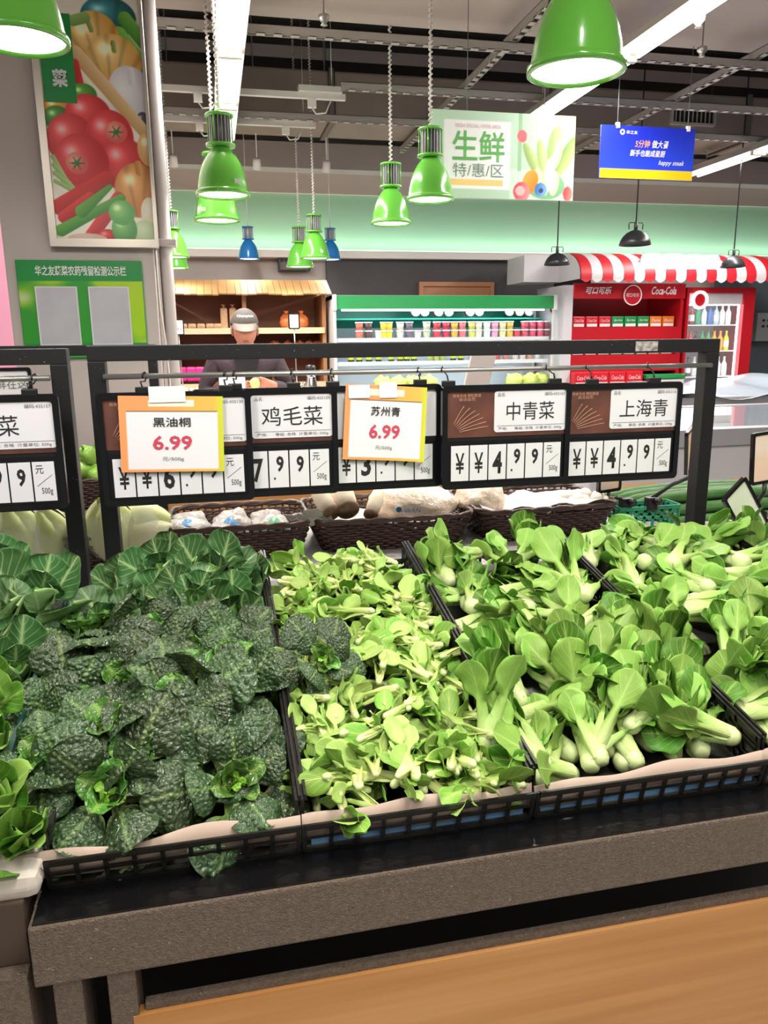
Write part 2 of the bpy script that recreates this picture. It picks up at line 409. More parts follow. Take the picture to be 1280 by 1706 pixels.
GRP = 'green pendant lamps over the vegetable islands'
def lamp_at(px, py, wpx, R=.135):
    zc = F_PX*2*R/wpx; return CAM + ray(px, py)*zc
TOPZ = 3.40
p_ = [(960, 118, 163, 'very large green pendant lamp at the top right beside the slanting batten', 0),
      (33, 66, 158, 'large green pendant lamp cut by the top left corner over the vegetable poster', 0),
      (372, 324, 90, 'green pendant lamp with a sticker, front one of the pair below the bright batten', -1.0),
      (362, 367, 76, 'green pendant lamp with a sticker, hidden behind the front one of the pair', -2.2),
      (717, 332, 80, 'green pendant lamp in front of the pale green hanging sign', None),
      (652, 372, 68, 'green pendant lamp just left of the one before the pale green sign', None),
      (525, 430, 50, 'small far green pendant lamp, brighter front one beside a blue lamp', -1.2),
      (500, 444, 46, 'small far green pendant lamp half behind another, left of the blue lamp', None),
      (289, 428, 53, 'small far green pendant lamp beside the grey pipe, upper of two', None),
      (292, 446, 46, 'small far green pendant lamp beside the grey pipe, lower of two', None),
      (-12, 425, 46, 'green pendant lamp sliver at the left edge beside the pink panel', None)]
for px, py, w, lb, st in p_:
    q = lamp_at(px, py, w)
    pendant(q, .135, pend_green, lb, 3.42 if q.y < 5.2 else 4.6, GRP, True, True, PENDANT_W if q.y < 3.5 else 6.0, None if st in (0, None) else st)
for px, py, w, lb in ((415, 431, 37, 'blue pendant lamp hanging above the bread shelf'), (551, 432, 36, 'blue pendant lamp partly behind the small green ones')):
    q = lamp_at(px, py, w, .115); pendant(q, .115, pend_blue, lb, 4.6, 'blue pendant lamps by the back wall', False, True, 4.0)
for x, y, w_ in ((.30, .75, 'baby greens'), (1.05, .95, 'right bok choy'), (-.45, 1.05, 'left green crate')):  # unseen pendants above the bins, added to light the greens
    pendant(Vector((x, y, 2.21)), .135, pend_green, f'unseen green pendant lamp added above the {w_}', 3.42, GRP, True, True, 8.5)
# black dome pendants by the drinks corner
dome_m = mat('black_dome_enamel', '#2a2a2c', .35)
for px, py, w, lb in ((928, 441, 42, 'black dome pendant left of the striped awning'), (1058, 408, 52, 'black dome pendant above the middle of the striped awning'), (1221, 445, 40, 'black dome pendant at the right end of the striped awning')):
    zc = 7.6 if px != 1058 else 7.0; q = CAM + ray(px, py)*zc; R = w/2*zc/F_PX; k = R/.16
    t = thing('dome_pendant', lb, 'pendant lamp', q, 'black dome pendants by the drinks corner')
    prof = [(.02*k,.145*k),(.05*k,.135*k),(.09*k,.115*k),(.125*k,.08*k),(.148*k,.04*k),(.16*k,0)]
    obj('shade', MB().lathe(prof+[(r-.005*k, zz-.004*k) for r, zz in reversed(prof)], 32, q, caps=False), dome_m, t)
    obj('inner_reflector', MB().lathe([(.001,.03*k),(.143*k,.03*k),(.143*k,.032*k),(.001,.032*k)], 24, q), mat('reflector_white', '#e8e4dd', .5), t)
    obj('socket', MB().lathe([(.016*k,.14*k),(.02*k,.17*k),(.018*k,.21*k),(.006*k,.23*k)], 16, q), dome_m, t)
    a = MB(); x, y, z = q
    a.tube([(x-.075*k,y,z+.15*k),(x-.08*k,y,z+.20*k),(x-.07*k,y,z+.215*k),(x+.07*k,y,z+.215*k),(x+.08*k,y,z+.20*k),(x+.075*k,y,z+.15*k)], .005*k, 6)
    obj('bracket', a, dome_m, t); obj('cord', MB().tube([(x,y,z+.22*k),(x,y,4.6)], .006, 6), black_plastic, t)
# ------------------------------------------------------------------ grey pillar with poster and notice
pillar_m = mat('pillar_grey_paint', '#c6bcb8', .65, var=(5, '#beb4b0', .3), bump=(90, .06))
struct('pillar', MB().cbox((-.583, 4.36, 1.71), (.670, .70, 3.42), bev=.008), pillar_m, 'square grey pillar carrying the vegetable poster')
pt = thing('drain_pipe', 'vertical grey painted pipe running beside the pillar', 'pipe', (-.198, 4.10, 0))
obj('pipe', MB().lathe([(.031, 0), (.031, 3.42)], 24, (-.198, 4.10, 0)), mat('pipe_grey', '#b9b1ae', .45), pt)
obj('casing', MB().box((-.246, 4.05, 0), (-.228, 4.2, 3.42)), mat('pipe_grey'), pt)
obj('clamp', MB().cbox((-.195, 4.085, 1.965), (.105, .12, .03), bev=.004), mat('pipe_grey'), pt)
obj('clamp', MB().cbox((-.195, 4.085, .9), (.105, .12, .03), bev=.004), mat('pipe_grey'), pt)
wirem = mat('wire_ivory', '#d8cfc6', .6)
tag(obj('wall_cable', MB().tube([(-.236,3.99,2.0),(-.238,3.985,1.80),(-.236,3.985,1.66),(-.222,3.985,1.5),(-.215,3.985,1.3),(-.213,3.985,.2)], .005, 6), wirem), 'thin ivory cable running down beside the grey pipe', 'cable')
tag(obj('pink_partition', MB().cbox((-1.55, 5.6, 1.35), (.9, .06, 2.1), bev=.005), mat('pink_acrylic', '#f3a9c4', .4)), 'pink panel just showing left of the pillar', 'panel')

PX0, PX1, PZ0, PZ1 = -.700, -.222, 1.930, 3.02
pst = thing('vegetable_poster', 'tall framed poster of tomatoes, pumpkins and onions on the pillar', 'poster', (-.46, 3.99, PZ0))
pw, ph = PX1-PX0, PZ1-PZ0; pcx, pcz = (PX0+PX1)/2, (PZ0+PZ1)/2
obj('frame', MB().ring([(PX0,PZ0),(PX1,PZ0),(PX1,PZ1),(PX0,PZ1)], [(PX0+.032,PZ0+.036),(PX1-.014,PZ0+.036),(PX1-.014,PZ1-.03),(PX0+.032,PZ1-.03)], 3.945, 4.009), mat('poster_frame_alu', '#b8b0a4', .3, .6), pst)
QX0, QX1, QZ0, QZ1 = PX0+.032, PX1-.014, PZ0+.036, PZ1-.03
def paint_poster(U, V):
    X = QX0+U*(QX1-QX0); Z = QZ0+V*(QZ1-QZ0)
    def wp(zx, zy): q = PY(60+zx/4.06, zy/4.06, 3.965); return q.x, q.z
    sc_ = 4.06*1280/4.0   # zoom px per metre, about
    img = np.ones(U.shape+(3,))*hx('#faf3e6'); img = img*(1-.06*vnoise(U, V*2, 9)[..., None])
    def ell(zx, zy, rx, ry, c1, c2, rot=0., stripes=0, hl=True):
        nonlocal img
        x, z = wp(zx, zy); dx = (X-x)*sc_/1.03; dz = (Z-z)*sc_/1.10; a = math.radians(rot)
        ex = (dx*math.cos(a)+dz*math.sin(a))/rx; ez = (-dx*math.sin(a)+dz*math.cos(a))/ry; rr = np.sqrt(ex*ex+ez*ez)
        m = 1-sstep(.96, 1.02, rr); s = sstep(0, 1.15, np.sqrt((ex+.25)**2+(ez-.3)**2))
        c = np.array(hx(c1))*(1-s[..., None]) + np.array(hx(c2))*s[..., None]
        if stripes: c = c*(1-.16*(np.sin(np.arctan2(ex, .9+.6*ez)*stripes)**8)[..., None])
        if hl: c = c+(.45*np.exp(-(((ex+.35)/.22)**2+((ez-.40)/.2)**2)))[..., None]
        img = blend(img, m, np.clip(c, 0, 1))
    def band(x0, y0, x1, y1, w, c1, c2, taper=.0):
        nonlocal img
        a, b_ = wp(x0, y0), wp(x1, y1); ax, az = a; bx, bz = b_; L2 = (bx-ax)**2+(bz-az)**2
        t = np.clip(((X-ax)*(bx-ax)+(Z-az)*(bz-az))/L2, 0, 1); qx = ax+t*(bx-ax); qz = az+t*(bz-az)
        side = ((X-qx)*-(bz-az)+(Z-qz)*(bx-ax))/math.sqrt(L2)
        dd = np.sqrt((X-qx)**2+(Z-qz)**2)*sc_/(w/2*(1-taper*t)); m = 1-sstep(.9, 1.05, dd)
        s = np.clip(.5+side*sc_/w, 0, 1); c = np.array(hx(c2))*(1-s[..., None])+np.array(hx(c1))*s[..., None]
        img = blend(img, m, c)
    ell(490,120,150,100,'#3f97a0','#14565e',0,6); band(600,130,740,300,80,'#7fbf4a','#3d8a2c'); band(560,240,740,470,95,'#8ccb52','#479a34')
    ell(700,480,60,60,'#5d7078','#33464e'); ell(390,262,142,132,'#f7d58d','#d99f45',10,7); ell(530,418,152,132,'#f9da95','#dca54c',-8,7)
    band(345,130,375,205,28,'#a8b56a','#75863e'); band(520,290,530,345,28,'#a8b56a','#75863e'); band(250,140,330,120,60,'#9ec06a','#6d9a45')
    ell(650,650,125,150,'#f4f3f5','#cfccd4',20,0,False); band(640,480,650,560,40,'#efeef0','#d8d6dc'); ell(725,820,40,45,'#5a4c66','#372c42')
    band(270,360,740,900,80,'#ecd0a0','#c89a5e',.1); band(255,470,700,1000,26,'#f2e3c8','#e0c79c'); band(262,430,300,590,50,'#d8322e','#a81d20')
    ell(140,735,75,60,'#f3b24a','#d98a22'); ell(145,800,75,62,'#5ea33c','#2f6f22'); ell(320,640,75,55,'#6fb244','#3b8428')
    for a in ((355,785,128,108),(240,950,135,135),(500,925,132,135),(605,1120,142,138),(312,1108,152,152)): ell(*a,'#f4585a','#c8202c')
    for zx, zy in ((543,895),(278,1105)):
        ell(zx,zy,62,55,'#f4a58f','#e0605a',0,0,False)
        for k in range(6): a = k*1.05; band(zx,zy,zx+52*math.cos(a),zy+48*math.sin(a),16,'#4f8a4a','#2e5e34',.7)
    ell(690,1290,130,142,'#f6bd78','#cf7a2b',0,5); band(690,1110,700,1170,40,'#e0a860','#c08040'); ell(770,1010,70,90,'#f3c893','#dda55f')
    for k in range(4): band(115+k*6,1060+k*55,250+k*40,1300+k*18,26,'#b7d58a','#7fa858'); band(250+k*30,1290+k*15,350+k*10,1340,22,'#b7d58a','#86ad5d')
    band(160,1400,480,1215,95,'#e2322e','#a5141a'); band(190,1470,370,1340,70,'#ea3c36','#a8141a'); band(380,1590,560,1340,75,'#ea3c36','#a8141a'); ell(490,1600,65,38,'#e63a34','#a8141a')
    band(170,1560,580,1340,70,'#6bb844','#35812a',.3); band(310,1430,500,1265,75,'#71bd49','#357f2a',.6)
    ell(770,1440,50,80,'#f1ecd8','#e0d8b8',0,0,False); ell(740,1580,75,70,'#d9e8c0','#b6cf98',0,0,False); ell(600,1550,72,85,'#8ccf73','#4a9a4c'); ell(582,1440,75,66,'#9ad878','#54a84f')
    ell(350,1612,110,26,'#e8cfc0','#dcb9a4',0,0,False)
    x0, z0 = wp(72, 690); x1, z1 = wp(252, 95); xm, _ = wp(150, 400)
    m = ((X > QX0) & (X < wp(255,400)[0]) & (Z > z0) & (Z < z1)).astype(float); img = blend(img, m, hx('#0c8a40'))
    return np.clip(img, 0, 1)
printed('print', ((QX0+QX1)/2, 3.962, (QZ0+QZ1)/2), QX1-QX0, QZ1-QZ0, 150, 330, paint_poster, pst)
q = PY(60+160/4.06, 527/4.06, 3.958); text('菜', (q.x, 3.9595, q.z), .066, .072, paper, pst, bold=.045)

nb = thing('notice_board', 'green notice board with white title and two clear document sleeves', 'notice board', (-.587, 3.995, 1.42))
NX0, NX1, NZ0, NZ1 = -.868, -.308, 1.425, 1.874
def paint_notice(U, V):
    img = np.ones(U.shape+(3,))*hx('#cfd3cd')
    g = vnoise(U*1.3+.2, V*1.2, 4, 3); m = sstep(.15, .6, g+.35*(1-V)-.25*U)
    img = blend(img, m, hx('#a8cf1e')); m2 = sstep(.45, .75, vnoise(U*1.2, V, 3.3, 8)+.3*(1-V)-.35*U+.05); img = blend(img, m2, hx('#2f9a2e'))
    m3 = np.exp(-(((U-.95)/.14)**2+((V-.33)/.2)**2)); img = blend(img, np.clip(m3*1.2, 0, 1), hx('#9fd018'))
    img = blend(img, (V > .79).astype(float), hx('#0a8a3c')); img = blend(img, (V < .06).astype(float), hx('#3aa03a'))
    img = blend(img, ((V > .06) & (V < .125)).astype(float), hx('#b9bdb8')); img = blend(img, ((V > .125) & (V < .155)).astype(float), hx('#1f8a34'))
    return img
obj('board', MB().cbox(((NX0+NX1)/2, 3.997, (NZ0+NZ1)/2), (NX1-NX0, .022, NZ1-NZ0), bev=.004), mat('notice_edge', '#2a8f3c', .4), nb)
printed('print', ((NX0+NX1)/2, 3.9848, (NZ0+NZ1)/2), NX1-NX0-.006, NZ1-NZ0-.006, 90, 70, paint_notice, nb)
text('华之友蔬菜农药残留检测公示栏', (-.583, 3.984, 1.826), .405, .045, paper, nb, bold=.02)
sleeve = mat('plastic_sleeve', '#b5b5bd', .2, var=(8, '#c6c6cc', .3))
for a, c in ((57, 137), (146, 222)):
    p0 = PY(a, 474, 3.98); p1 = PY(c, 574, 3.98)
    s_ = obj('sleeve', MB().cbox(((p0.x+p1.x)/2, 3.982, 1.62), (p1.x-p0.x, .004, .27)), sleeve, nb)
    obj('sleeve_edge', MB().ring(rrect(p1.x-p0.x, .27, .004, 1, (p0.x+p1.x)/2, 1.62), rrect(p1.x-p0.x-.012, .258, .003, 1, (p0.x+p1.x)/2, 1.62), 3.978, 3.981), mat('sleeve_rim', '#d8dade', .25), s_)

# ------------------------------------------------------------------ hanging signs
s1 = thing('hanging_sign', 'pale green hanging sign with large green characters and a printed cabbage', 'hanging sign', (1.74, 4.6, 2.30))
SX0, SX1, SZ0, SZ1 = 1.29, 2.185, 2.305, 2.775
obj('panel', MB().box((SX0, 4.6, SZ0), (SX1, 4.612, SZ1)), mat('sign_edge', '#cfe0d0', .5), s1)
def paint_sign(U, V):
    img = np.ones(U.shape+(3,))*hx('#b9d8bd')*(1+.04*(V[..., None]-.5))
    asp = (SX1-SX0)/(SZ1-SZ0)
    def E(u, v, ru, rv, c, rot=0., hi=None):
        nonlocal img
        a = math.radians(rot); dx = (U-u)*asp; dz = V-v; ex = (dx*math.cos(a)+dz*math.sin(a))/(ru*asp); ez = (-dx*math.sin(a)+dz*math.cos(a))/rv
        r = np.sqrt(ex**2+ez**2); m = 1-sstep(.93, 1.03, r); cc = np.array(hx(c))
        if hi: s = sstep(-.9, .9, ex-.3*ez)[..., None]; cc = np.array(hx(c))*(1-s)+np.array(hx(hi))*s
        img = blend(img, m, cc)
    img = blend(img, ((U > .54) & (V < .36)).astype(float), hx('#c9e2d0')); img = blend(img, ((U > .60) & (U < .625) & (V > .33)).astype(float), hx('#93c095'))
    E(.80,.17,.14,.17,'#7fb385'); E(.96,1.02,.12,.24,'#f3cf9c')
    E(.625,.74,.035,.075,'#e2606a')
    for a in ((.70,.46,.035,.24,'#8aa85c',30,'#b9cf86'),(.77,.50,.035,.22,'#9cb96a',12,'#c6d898'),(.94,.52,.045,.30,'#7d9c52',-30,'#b3c97c'),(.86,.62,.055,.26,'#8fb060',-6,'#cddc9f'),(.82,.30,.035,.22,'#eef3e4',-10,'#d7e2c2'),(.85,.40,.018,.32,'#f3f6ea',-12,'#e0e8cf'),(.86,.20,.035,.15,'#e9efd8',-6,'#c9d8ae'),(.77,.22,.03,.18,'#dfe9cc',22,'#c3d4a4')): E(*a)
    E(.69,.21,.055,.15,'#f2a13c',-20,'#e8851c'); E(.63,.09,.06,.12,'#d9485a',0,'#ee8f8f'); E(.62,.10,.035,.06,'#f1b5b0'); E(.765,.12,.045,.085,'#3f76b8',0,'#7fa9dd'); E(.768,.11,.016,.03,'#27406e'); E(.96,.08,.035,.09,'#d94a52',0,'#ef8078')
    img = blend(img, ((U > .09) & (U < .545) & (V > .105) & (V < .90)).astype(float), hx('#eef1f0'))
    img = blend(img, ((U > .12) & (U < .50) & (V > .145) & (V < .215)).astype(float), hx('#f3cd85'))
    return np.clip(img, 0, 1)
printed('print', ((SX0+SX1)/2, 4.5985, (SZ0+SZ1)/2), SX1-SX0, SZ1-SZ0, 150, 80, paint_sign, s1)
grn_ink = mat('sign_green_ink', '#5fae57', .6); pnk = mat('sign_pink_ink', '#e2b6c0', .6); dgrn = mat('sign_grey_green_ink', '#6f8f76', .6)
sw, sh_ = SX1-SX0, SZ1-SZ0
text('生鲜', (SX0+.325*sw, 4.597, SZ0+.60*sh_), .32, .165, grn_ink, s1, bold=.012)
text('特/惠/区', (SX0+.325*sw, 4.597, SZ0+.325*sh_), .31, .075, dgrn, s1)
text('FRESH SPECIAL OFFER AREA', (SX0+.32*sw, 4.597, SZ0+.83*sh_), .28, .02, pnk, s1)
for x in (SX0+.22, SX1-.20): obj('hanger_wire', MB().tube([(x, 4.606, SZ1-.03), (x, 4.606, 3.42)], .0025, 5), grey_ink, s1)
s2 = thing('hanging_sign', 'small blue hanging sign with a yellow strip along its bottom', 'hanging sign', (3.03, 5.2, 2.56))
BX0, BX1, BZ0, BZ1 = 2.66, 3.37, 2.565, 2.90
obj('panel', MB().box((BX0, 5.2, BZ0), (BX1, 5.212, BZ1)), mat('sign_blue', '#1f33b4', .35), s2)
def paint_blue(U, V):
    img = np.ones(U.shape+(3,))*hx('#1b2bb0'); img = blend(img, sstep(.2, 1.3, (1-V)+U*.4)*.5, hx('#2f5be0')); img = blend(img, (V < .19).astype(float), hx('#e9bb1c')); return img
printed('print', ((BX0+BX1)/2, 5.1985, (BZ0+BZ1)/2), BX1-BX0, BZ1-BZ0, 40, 42, paint_blue, s2)
orange_ink = mat('sign_orange_ink', '#f59a4a', .6)
text('5分钟', (BX0+.44*.71, 5.197, BZ0+.225), .115, .05, orange_ink, s2, bold=.008, shear=.2); text('做大餐', (BX0+.63*.71, 5.197, BZ0+.225), .125, .05, paper, s2, bold=.008, shear=.2)
text('新手也能成星厨', (BX0+.50*.71, 5.197, BZ0+.165), .27, .042, paper, s2, bold=.008, shear=.2)
text('happy steak', (BX0+.76*.71, 5.197, BZ0+.105), .20, .04, paper, s2, shear=.4)
text('华之友', (BX0+.32*.71, 5.197, BZ0+.295), .085, .022, paper, s2)
obj('emblem', MB().ring([(BX0+.155+.018*math.cos(a), BZ0+.295+.018*math.sin(a)) for a in np.linspace(0, 6.28, 17)[:-1]], [(BX0+.155+.009*math.cos(a), BZ0+.295+.009*math.sin(a)) for a in np.linspace(0, 6.28, 17)[:-1]], 5.1965, 5.1975), paper, s2)
for x in (BX0+.12, BX1-.055):
    obj('hanger_wire', MB().tube([(x, 5.206, BZ1), (x, 5.206, 3.42)], .0025, 5), grey_ink, s2); obj('clip', MB().cbox((x, 5.203, BZ1), (.025, .02, .035)), white_paint, s2)

# ------------------------------------------------------------------ vegetable table
TB_F = .88; TB_Z = .80
fascia_m = mat('fascia_bronze_paint', '#7d6d5d', .5, .1, var=(160, '#64574a', .2), bump=(420, .8), speck=(130, '#a89e90', .735))
ledge_m = mat('ledge_black_wet', '#0b0b0c', .25, bump=(60, .15))
wood_m = mat('orange_oak_laminate', '#c9935a', .45, var=(1.0, '#b47c40', .16), stretch=(1.2, 38, 38))
tbl = thing('vegetable_table', 'long bronze display table carrying the black vegetable baskets', 'table', (.5, 1.3, 0))
XL, XR = -.262, 1.32
obj('front_rail', MB().cbox(((XL+XR)/2, TB_F+.03, .757), (XR-XL, .06, .086), bev=.003), fascia_m, tbl)
obj('ledge', MB().box((XL+.005, TB_F+.004, .799), (XR, 1.0, .803)), ledge_m, tbl)
INC = math.tan(math.radians(10.0))
def deck(y): return .805+max(0, y-.94)*INC
obj('deck', MB().add([(XL,.95,deck(.95)-.02),(XR,.95,deck(.95)-.02),(XR,1.755,deck(1.755)-.02),(XL,1.755,deck(1.755)-.02),(XL,.95,deck(.95)-.005),(XR,.95,deck(.95)-.005),(XR,1.755,deck(1.755)-.005),(XL,1.755,deck(1.755)-.005)], [(0,3,2,1),(4,5,6,7),(0,1,5,4),(1,2,6,5),(2,3,7,6),(3,0,4,7)]), ledge_m, tbl)
obj('lower_rail', MB().cbox(((-.135+XR)/2, TB_F+.016, .640), (XR+.135, .012, .028), bev=.002), fascia_m, tbl)
obj('wood_panel', MB().box((-.150, TB_F+.004, .10), (XR, TB_F+.022, .642)), wood_m, tbl)
for x in (-.225, -.16, 1.27): obj('leg', MB().cbox((x, TB_F+.03, .357), (.035, .05, .714), bev=.002), fascia_m, tbl)
for x in (-.24, 1.27): obj('leg', MB().cbox((x, 1.71, .44), (.04, .05, .88), bev=.002), fascia_m, tbl)
obj('side_rail', MB().cbox((XL+.02, 1.37, .757), (.04, .9, .086)), fascia_m, tbl)
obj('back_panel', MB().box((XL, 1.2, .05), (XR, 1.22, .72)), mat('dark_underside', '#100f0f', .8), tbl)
# neighbouring table to the left
tb2 = thing('vegetable_table', 'dark bronze table at the left edge beside the main vegetable table', 'table', (-.8, 1.3, 0))
obj('front_rail', MB().cbox((-.80, .93, .775), (1.06, .05, .09), bev=.003), mat('fascia_dark', '#4e4036', .6, var=(14, '#43362d', .3)), tb2)
obj('deck', MB().add([(-1.35,.95,.80),(-.275,.95,.80),(-.275,1.755,.93),(-1.35,1.755,.93),(-1.35,.95,.815),(-.275,.95,.815),(-.275,1.755,.945),(-1.35,1.755,.945)], [(0,3,2,1),(4,5,6,7),(0,1,5,4),(1,2,6,5),(2,3,7,6),(3,0,4,7)]), ledge_m, tb2)
for x in (-.295, -1.3): obj('leg', MB().cbox((x, .915, .365), (.05, .06, .73), bev=.002), fascia_m, tb2)
obj('wood_panel', MB().box((-1.33, .95, .1), (-.33, .97, .64)), wood_m, tb2)

# black lattice baskets
def lattice(bld, p, q, h, lean=Vector((0,0,0)), cell=.042, bar=.006, rows=2, th=.004, slant=0.):
    """upright lattice wall from p to q (base line), height h"""
    p, q = Vector(p), Vector(q); d = q-p; L = d.length; t = d/L; up = Vector((0,0,1))*h+lean; n = t.cross(Vector((0,0,1))).normalized()*th
    def strip(a, b_, w):  # a->b centre line, w half width vector
        vs_ = [a-w-n/2, b_-w-n/2, b_+w-n/2, a+w-n/2, a-w+n/2, b_-w+n/2, b_+w+n/2, a+w+n/2]
        bld.add(vs_, [(0,1,2,3),(7,6,5,4),(0,4,5,1),(1,5,6,2),(2,6,7,3),(3,7,4,0)])
    u = up.normalized()
    for r in range(rows+1):
        bb = bar*(1.7 if r == rows else 1.0); e = up*(r/rows) - (u*bb/2 if r == rows else Vector((0,0,0)))
        strip(p+e, q+e, u*bb/2)
    k = max(1, round(L/cell))
    for i in range(k+1):
        a = p+d*(i/k); s_ = t*slant*h if 0 < i < k else Vector((0,0,0)); strip(a, a+up+s_, t*bar/2)
    strip(p+up+n*1.2, q+up+n*1.2, u*bar*.7)
basket_m = mat('basket_black_plastic', '#17150f', .42, bump=(120, .1))
blue_m = mat('blue_sheet', '#5d86ad', .5)
BIN_X = [-.250, .082, .425, .812, 1.262]
bin_labels = ['black lattice basket holding the dark crinkled greens', 'black lattice basket holding the small pale baby greens', 'black lattice basket holding bok choy in the middle right', 'black lattice basket holding bok choy at the right edge']
YF, YB = .945, 1.74
for k in range(4):
    x0, x1 = BIN_X[k]+.004, BIN_X[k+1]-.004; bt = thing('vegetable_basket', bin_labels[k], 'basket', ((x0+x1)/2, 1.3, deck(1.3)), 'black lattice baskets on the table')
    zf, zb = deck(YF), deck(YB); hs = .075
    # front edge of basket, slightly different per basket
    w = MB(); lattice(w, (x0, YF, zf), (x1, YF, zf), .047, Vector((0,-.012,0)), .036, .006, 2); obj('front_wall', w, basket_m, bt)
    w = MB(); lattice(w, (x0, YB, zb), (x1, YB, zb), .032, cell=.05, rows=1); obj('back_wall', w, basket_m, bt)
    for xx in (x0, x1):
        w = MB(); lattice(w, (xx, YF+.01, zf), (xx, YB, zb), hs, cell=.03, bar=.006, rows=3, slant=.35); obj('side_wall', w, basket_m, bt)
    obj('base', MB().add([(x0,YF,zf),(x1,YF,zf),(x1,YB,zb),(x0,YB,zb),(x0,YF,zf+.004),(x1,YF,zf+.004),(x1,YB,zb+.004),(x0,YB,zb+.004)], [(0,3,2,1),(4,5,6,7),(0,1,5,4),(1,2,6,5),(2,3,7,6),(3,0,4,7)]), basket_m, bt)
    if k > 0:
        bs = obj('blue_sheet', MB().cbox(((x0+x1)/2, YF+.004, zf+.0075), (x1-x0-.02, .002, .014)), blue_m); tag(bs, ['', 'blue plastic sheet behind the mesh of the baby greens basket', 'blue plastic sheet behind the mesh of the middle bok choy basket', 'blue plastic sheet behind the mesh of the right edge basket'][k], 'sheet')
# cardboard liner standing inside the basket fronts
def liner(x0, x1, seed, label):
    n = 60; v = []; rr = random.Random(seed); ph_ = [rr.uniform(0, 6.28) for _ in range(4)]
    top = lambda x: .857+.004*math.sin(x*16+ph_[0])+.004*math.sin(x*37+ph_[1])
    yy = lambda x: YF+.010+.003*math.sin(x*22+ph_[2])
    bld = MB()
    for th in (0, .0025):
        for i in range(n+1):
            x = x0+(x1-x0)*i/n; v += [(x, yy(x)+th-.009, .820), (x, yy(x)+th-.009, .838), (x, yy(x)+th-.006, top(x))]
    f = []
    o2 = 3*(n+1)
    for i in range(n):
        for r in (0, 1):
            a = 3*i+r; f += [(a, a+3, a+4, a+1), (o2+a, o2+a+1, o2+a+4, o2+a+3)]
        f += [(3*i+2, 3*i+5, o2+3*i+5, o2+3*i+2), (3*i, o2+3*i, o2+3*i+3, 3*i+3)]
    bld.add(v, f, True); return tag(obj('cardboard_liner', bld, mat('liner_card', '#b9a595', .7, var=(12, '#ad9888', .3))), label, 'liner')
liner(-.33, .082, 3, 'wavy tan card strip in front of the dark crinkled greens'); liner(.084, .425, 5, 'tan card strip in front of the baby greens'); liner(.427, .812, 9, 'tan card strip in front of the middle bok choy'); liner(.814, 1.25, 4, 'tan card strip at the right edge in front of bok choy')
# white tray corner at the lower left
tag(obj('white_tray', MB().cbox((-.40, 1.11, .834), (.30, .40, .034), bev=.015), mat('white_foam', '#cfc7ba', .5)), 'white foam tray corner poking out left of the card strip', 'tray')
tag(obj('green_crate', (lambda b: (lattice(b, (-.322, .99, .83), (-.322, 1.60, .935), .075, cell=.03, rows=3), lattice(b, (-.322, .99, .83), (-.60, .99, .83), .07, cell=.03, rows=3), b)[2])(MB()), mat('crate_green', '#0c4538', .45)), 'dark green crate side at the left edge beside the dark greens', 'crate')

# ------------------------------------------------------------------ sign frames
def sign_frame(x0, x1, y, ztop, zbot, label, w=.036):
    t = thing('sign_gantry', label, 'sign gantry', ((x0+x1)/2, y, zbot), 'black sign frames over the islands')
    obj('top_bar', MB().cbox(((x0+x1)/2, y, ztop-.017), (x1-x0, .042, .034), bev=.002), black_paint, t)
    for x in (x0+w/2, x1-w/2): obj('post', MB().cbox((x, y, (zbot+ztop-.034)/2), (w, .042, ztop-.034-zbot), bev=.002), black_paint, t)
    return t
FY = 1.82
fr = sign_frame(-.268, 1.283, FY, 1.492, .931, 'wide black steel frame carrying the five price boards')
obj('tape_residue', MB().cbox((1.073, FY-.0215, 1.475), (.062, .001, .024)), mat('tape_silver', '#b9b6b0', .5, var=(90, '#6d6a66', .15)), fr)
rz = PY(640, 619, FY-.03).z
def rod(x0, x1, label):
    tag(obj('hanging_rod', MB().tube([(x0, FY-.03, rz), (x1, FY-.03, rz)], .0062, 10), steel), label, 'rod')
rod(-.236, 1.256, 'thin steel rod from which the five price boards hang')
fl = sign_frame(-1.7, -.309, FY, 1.487, .931, 'black steel frame cut by the left edge')
rod(-1.67, -.345, 'thin steel rod in the left frame')
pb = PY(252, 600, 2.75)
fb = sign_frame(pb.x-1.4, pb.x+.02, 2.75, PY(130, 575, 2.75).z, .7, 'black frame on the island beyond, behind the first price board', .03)

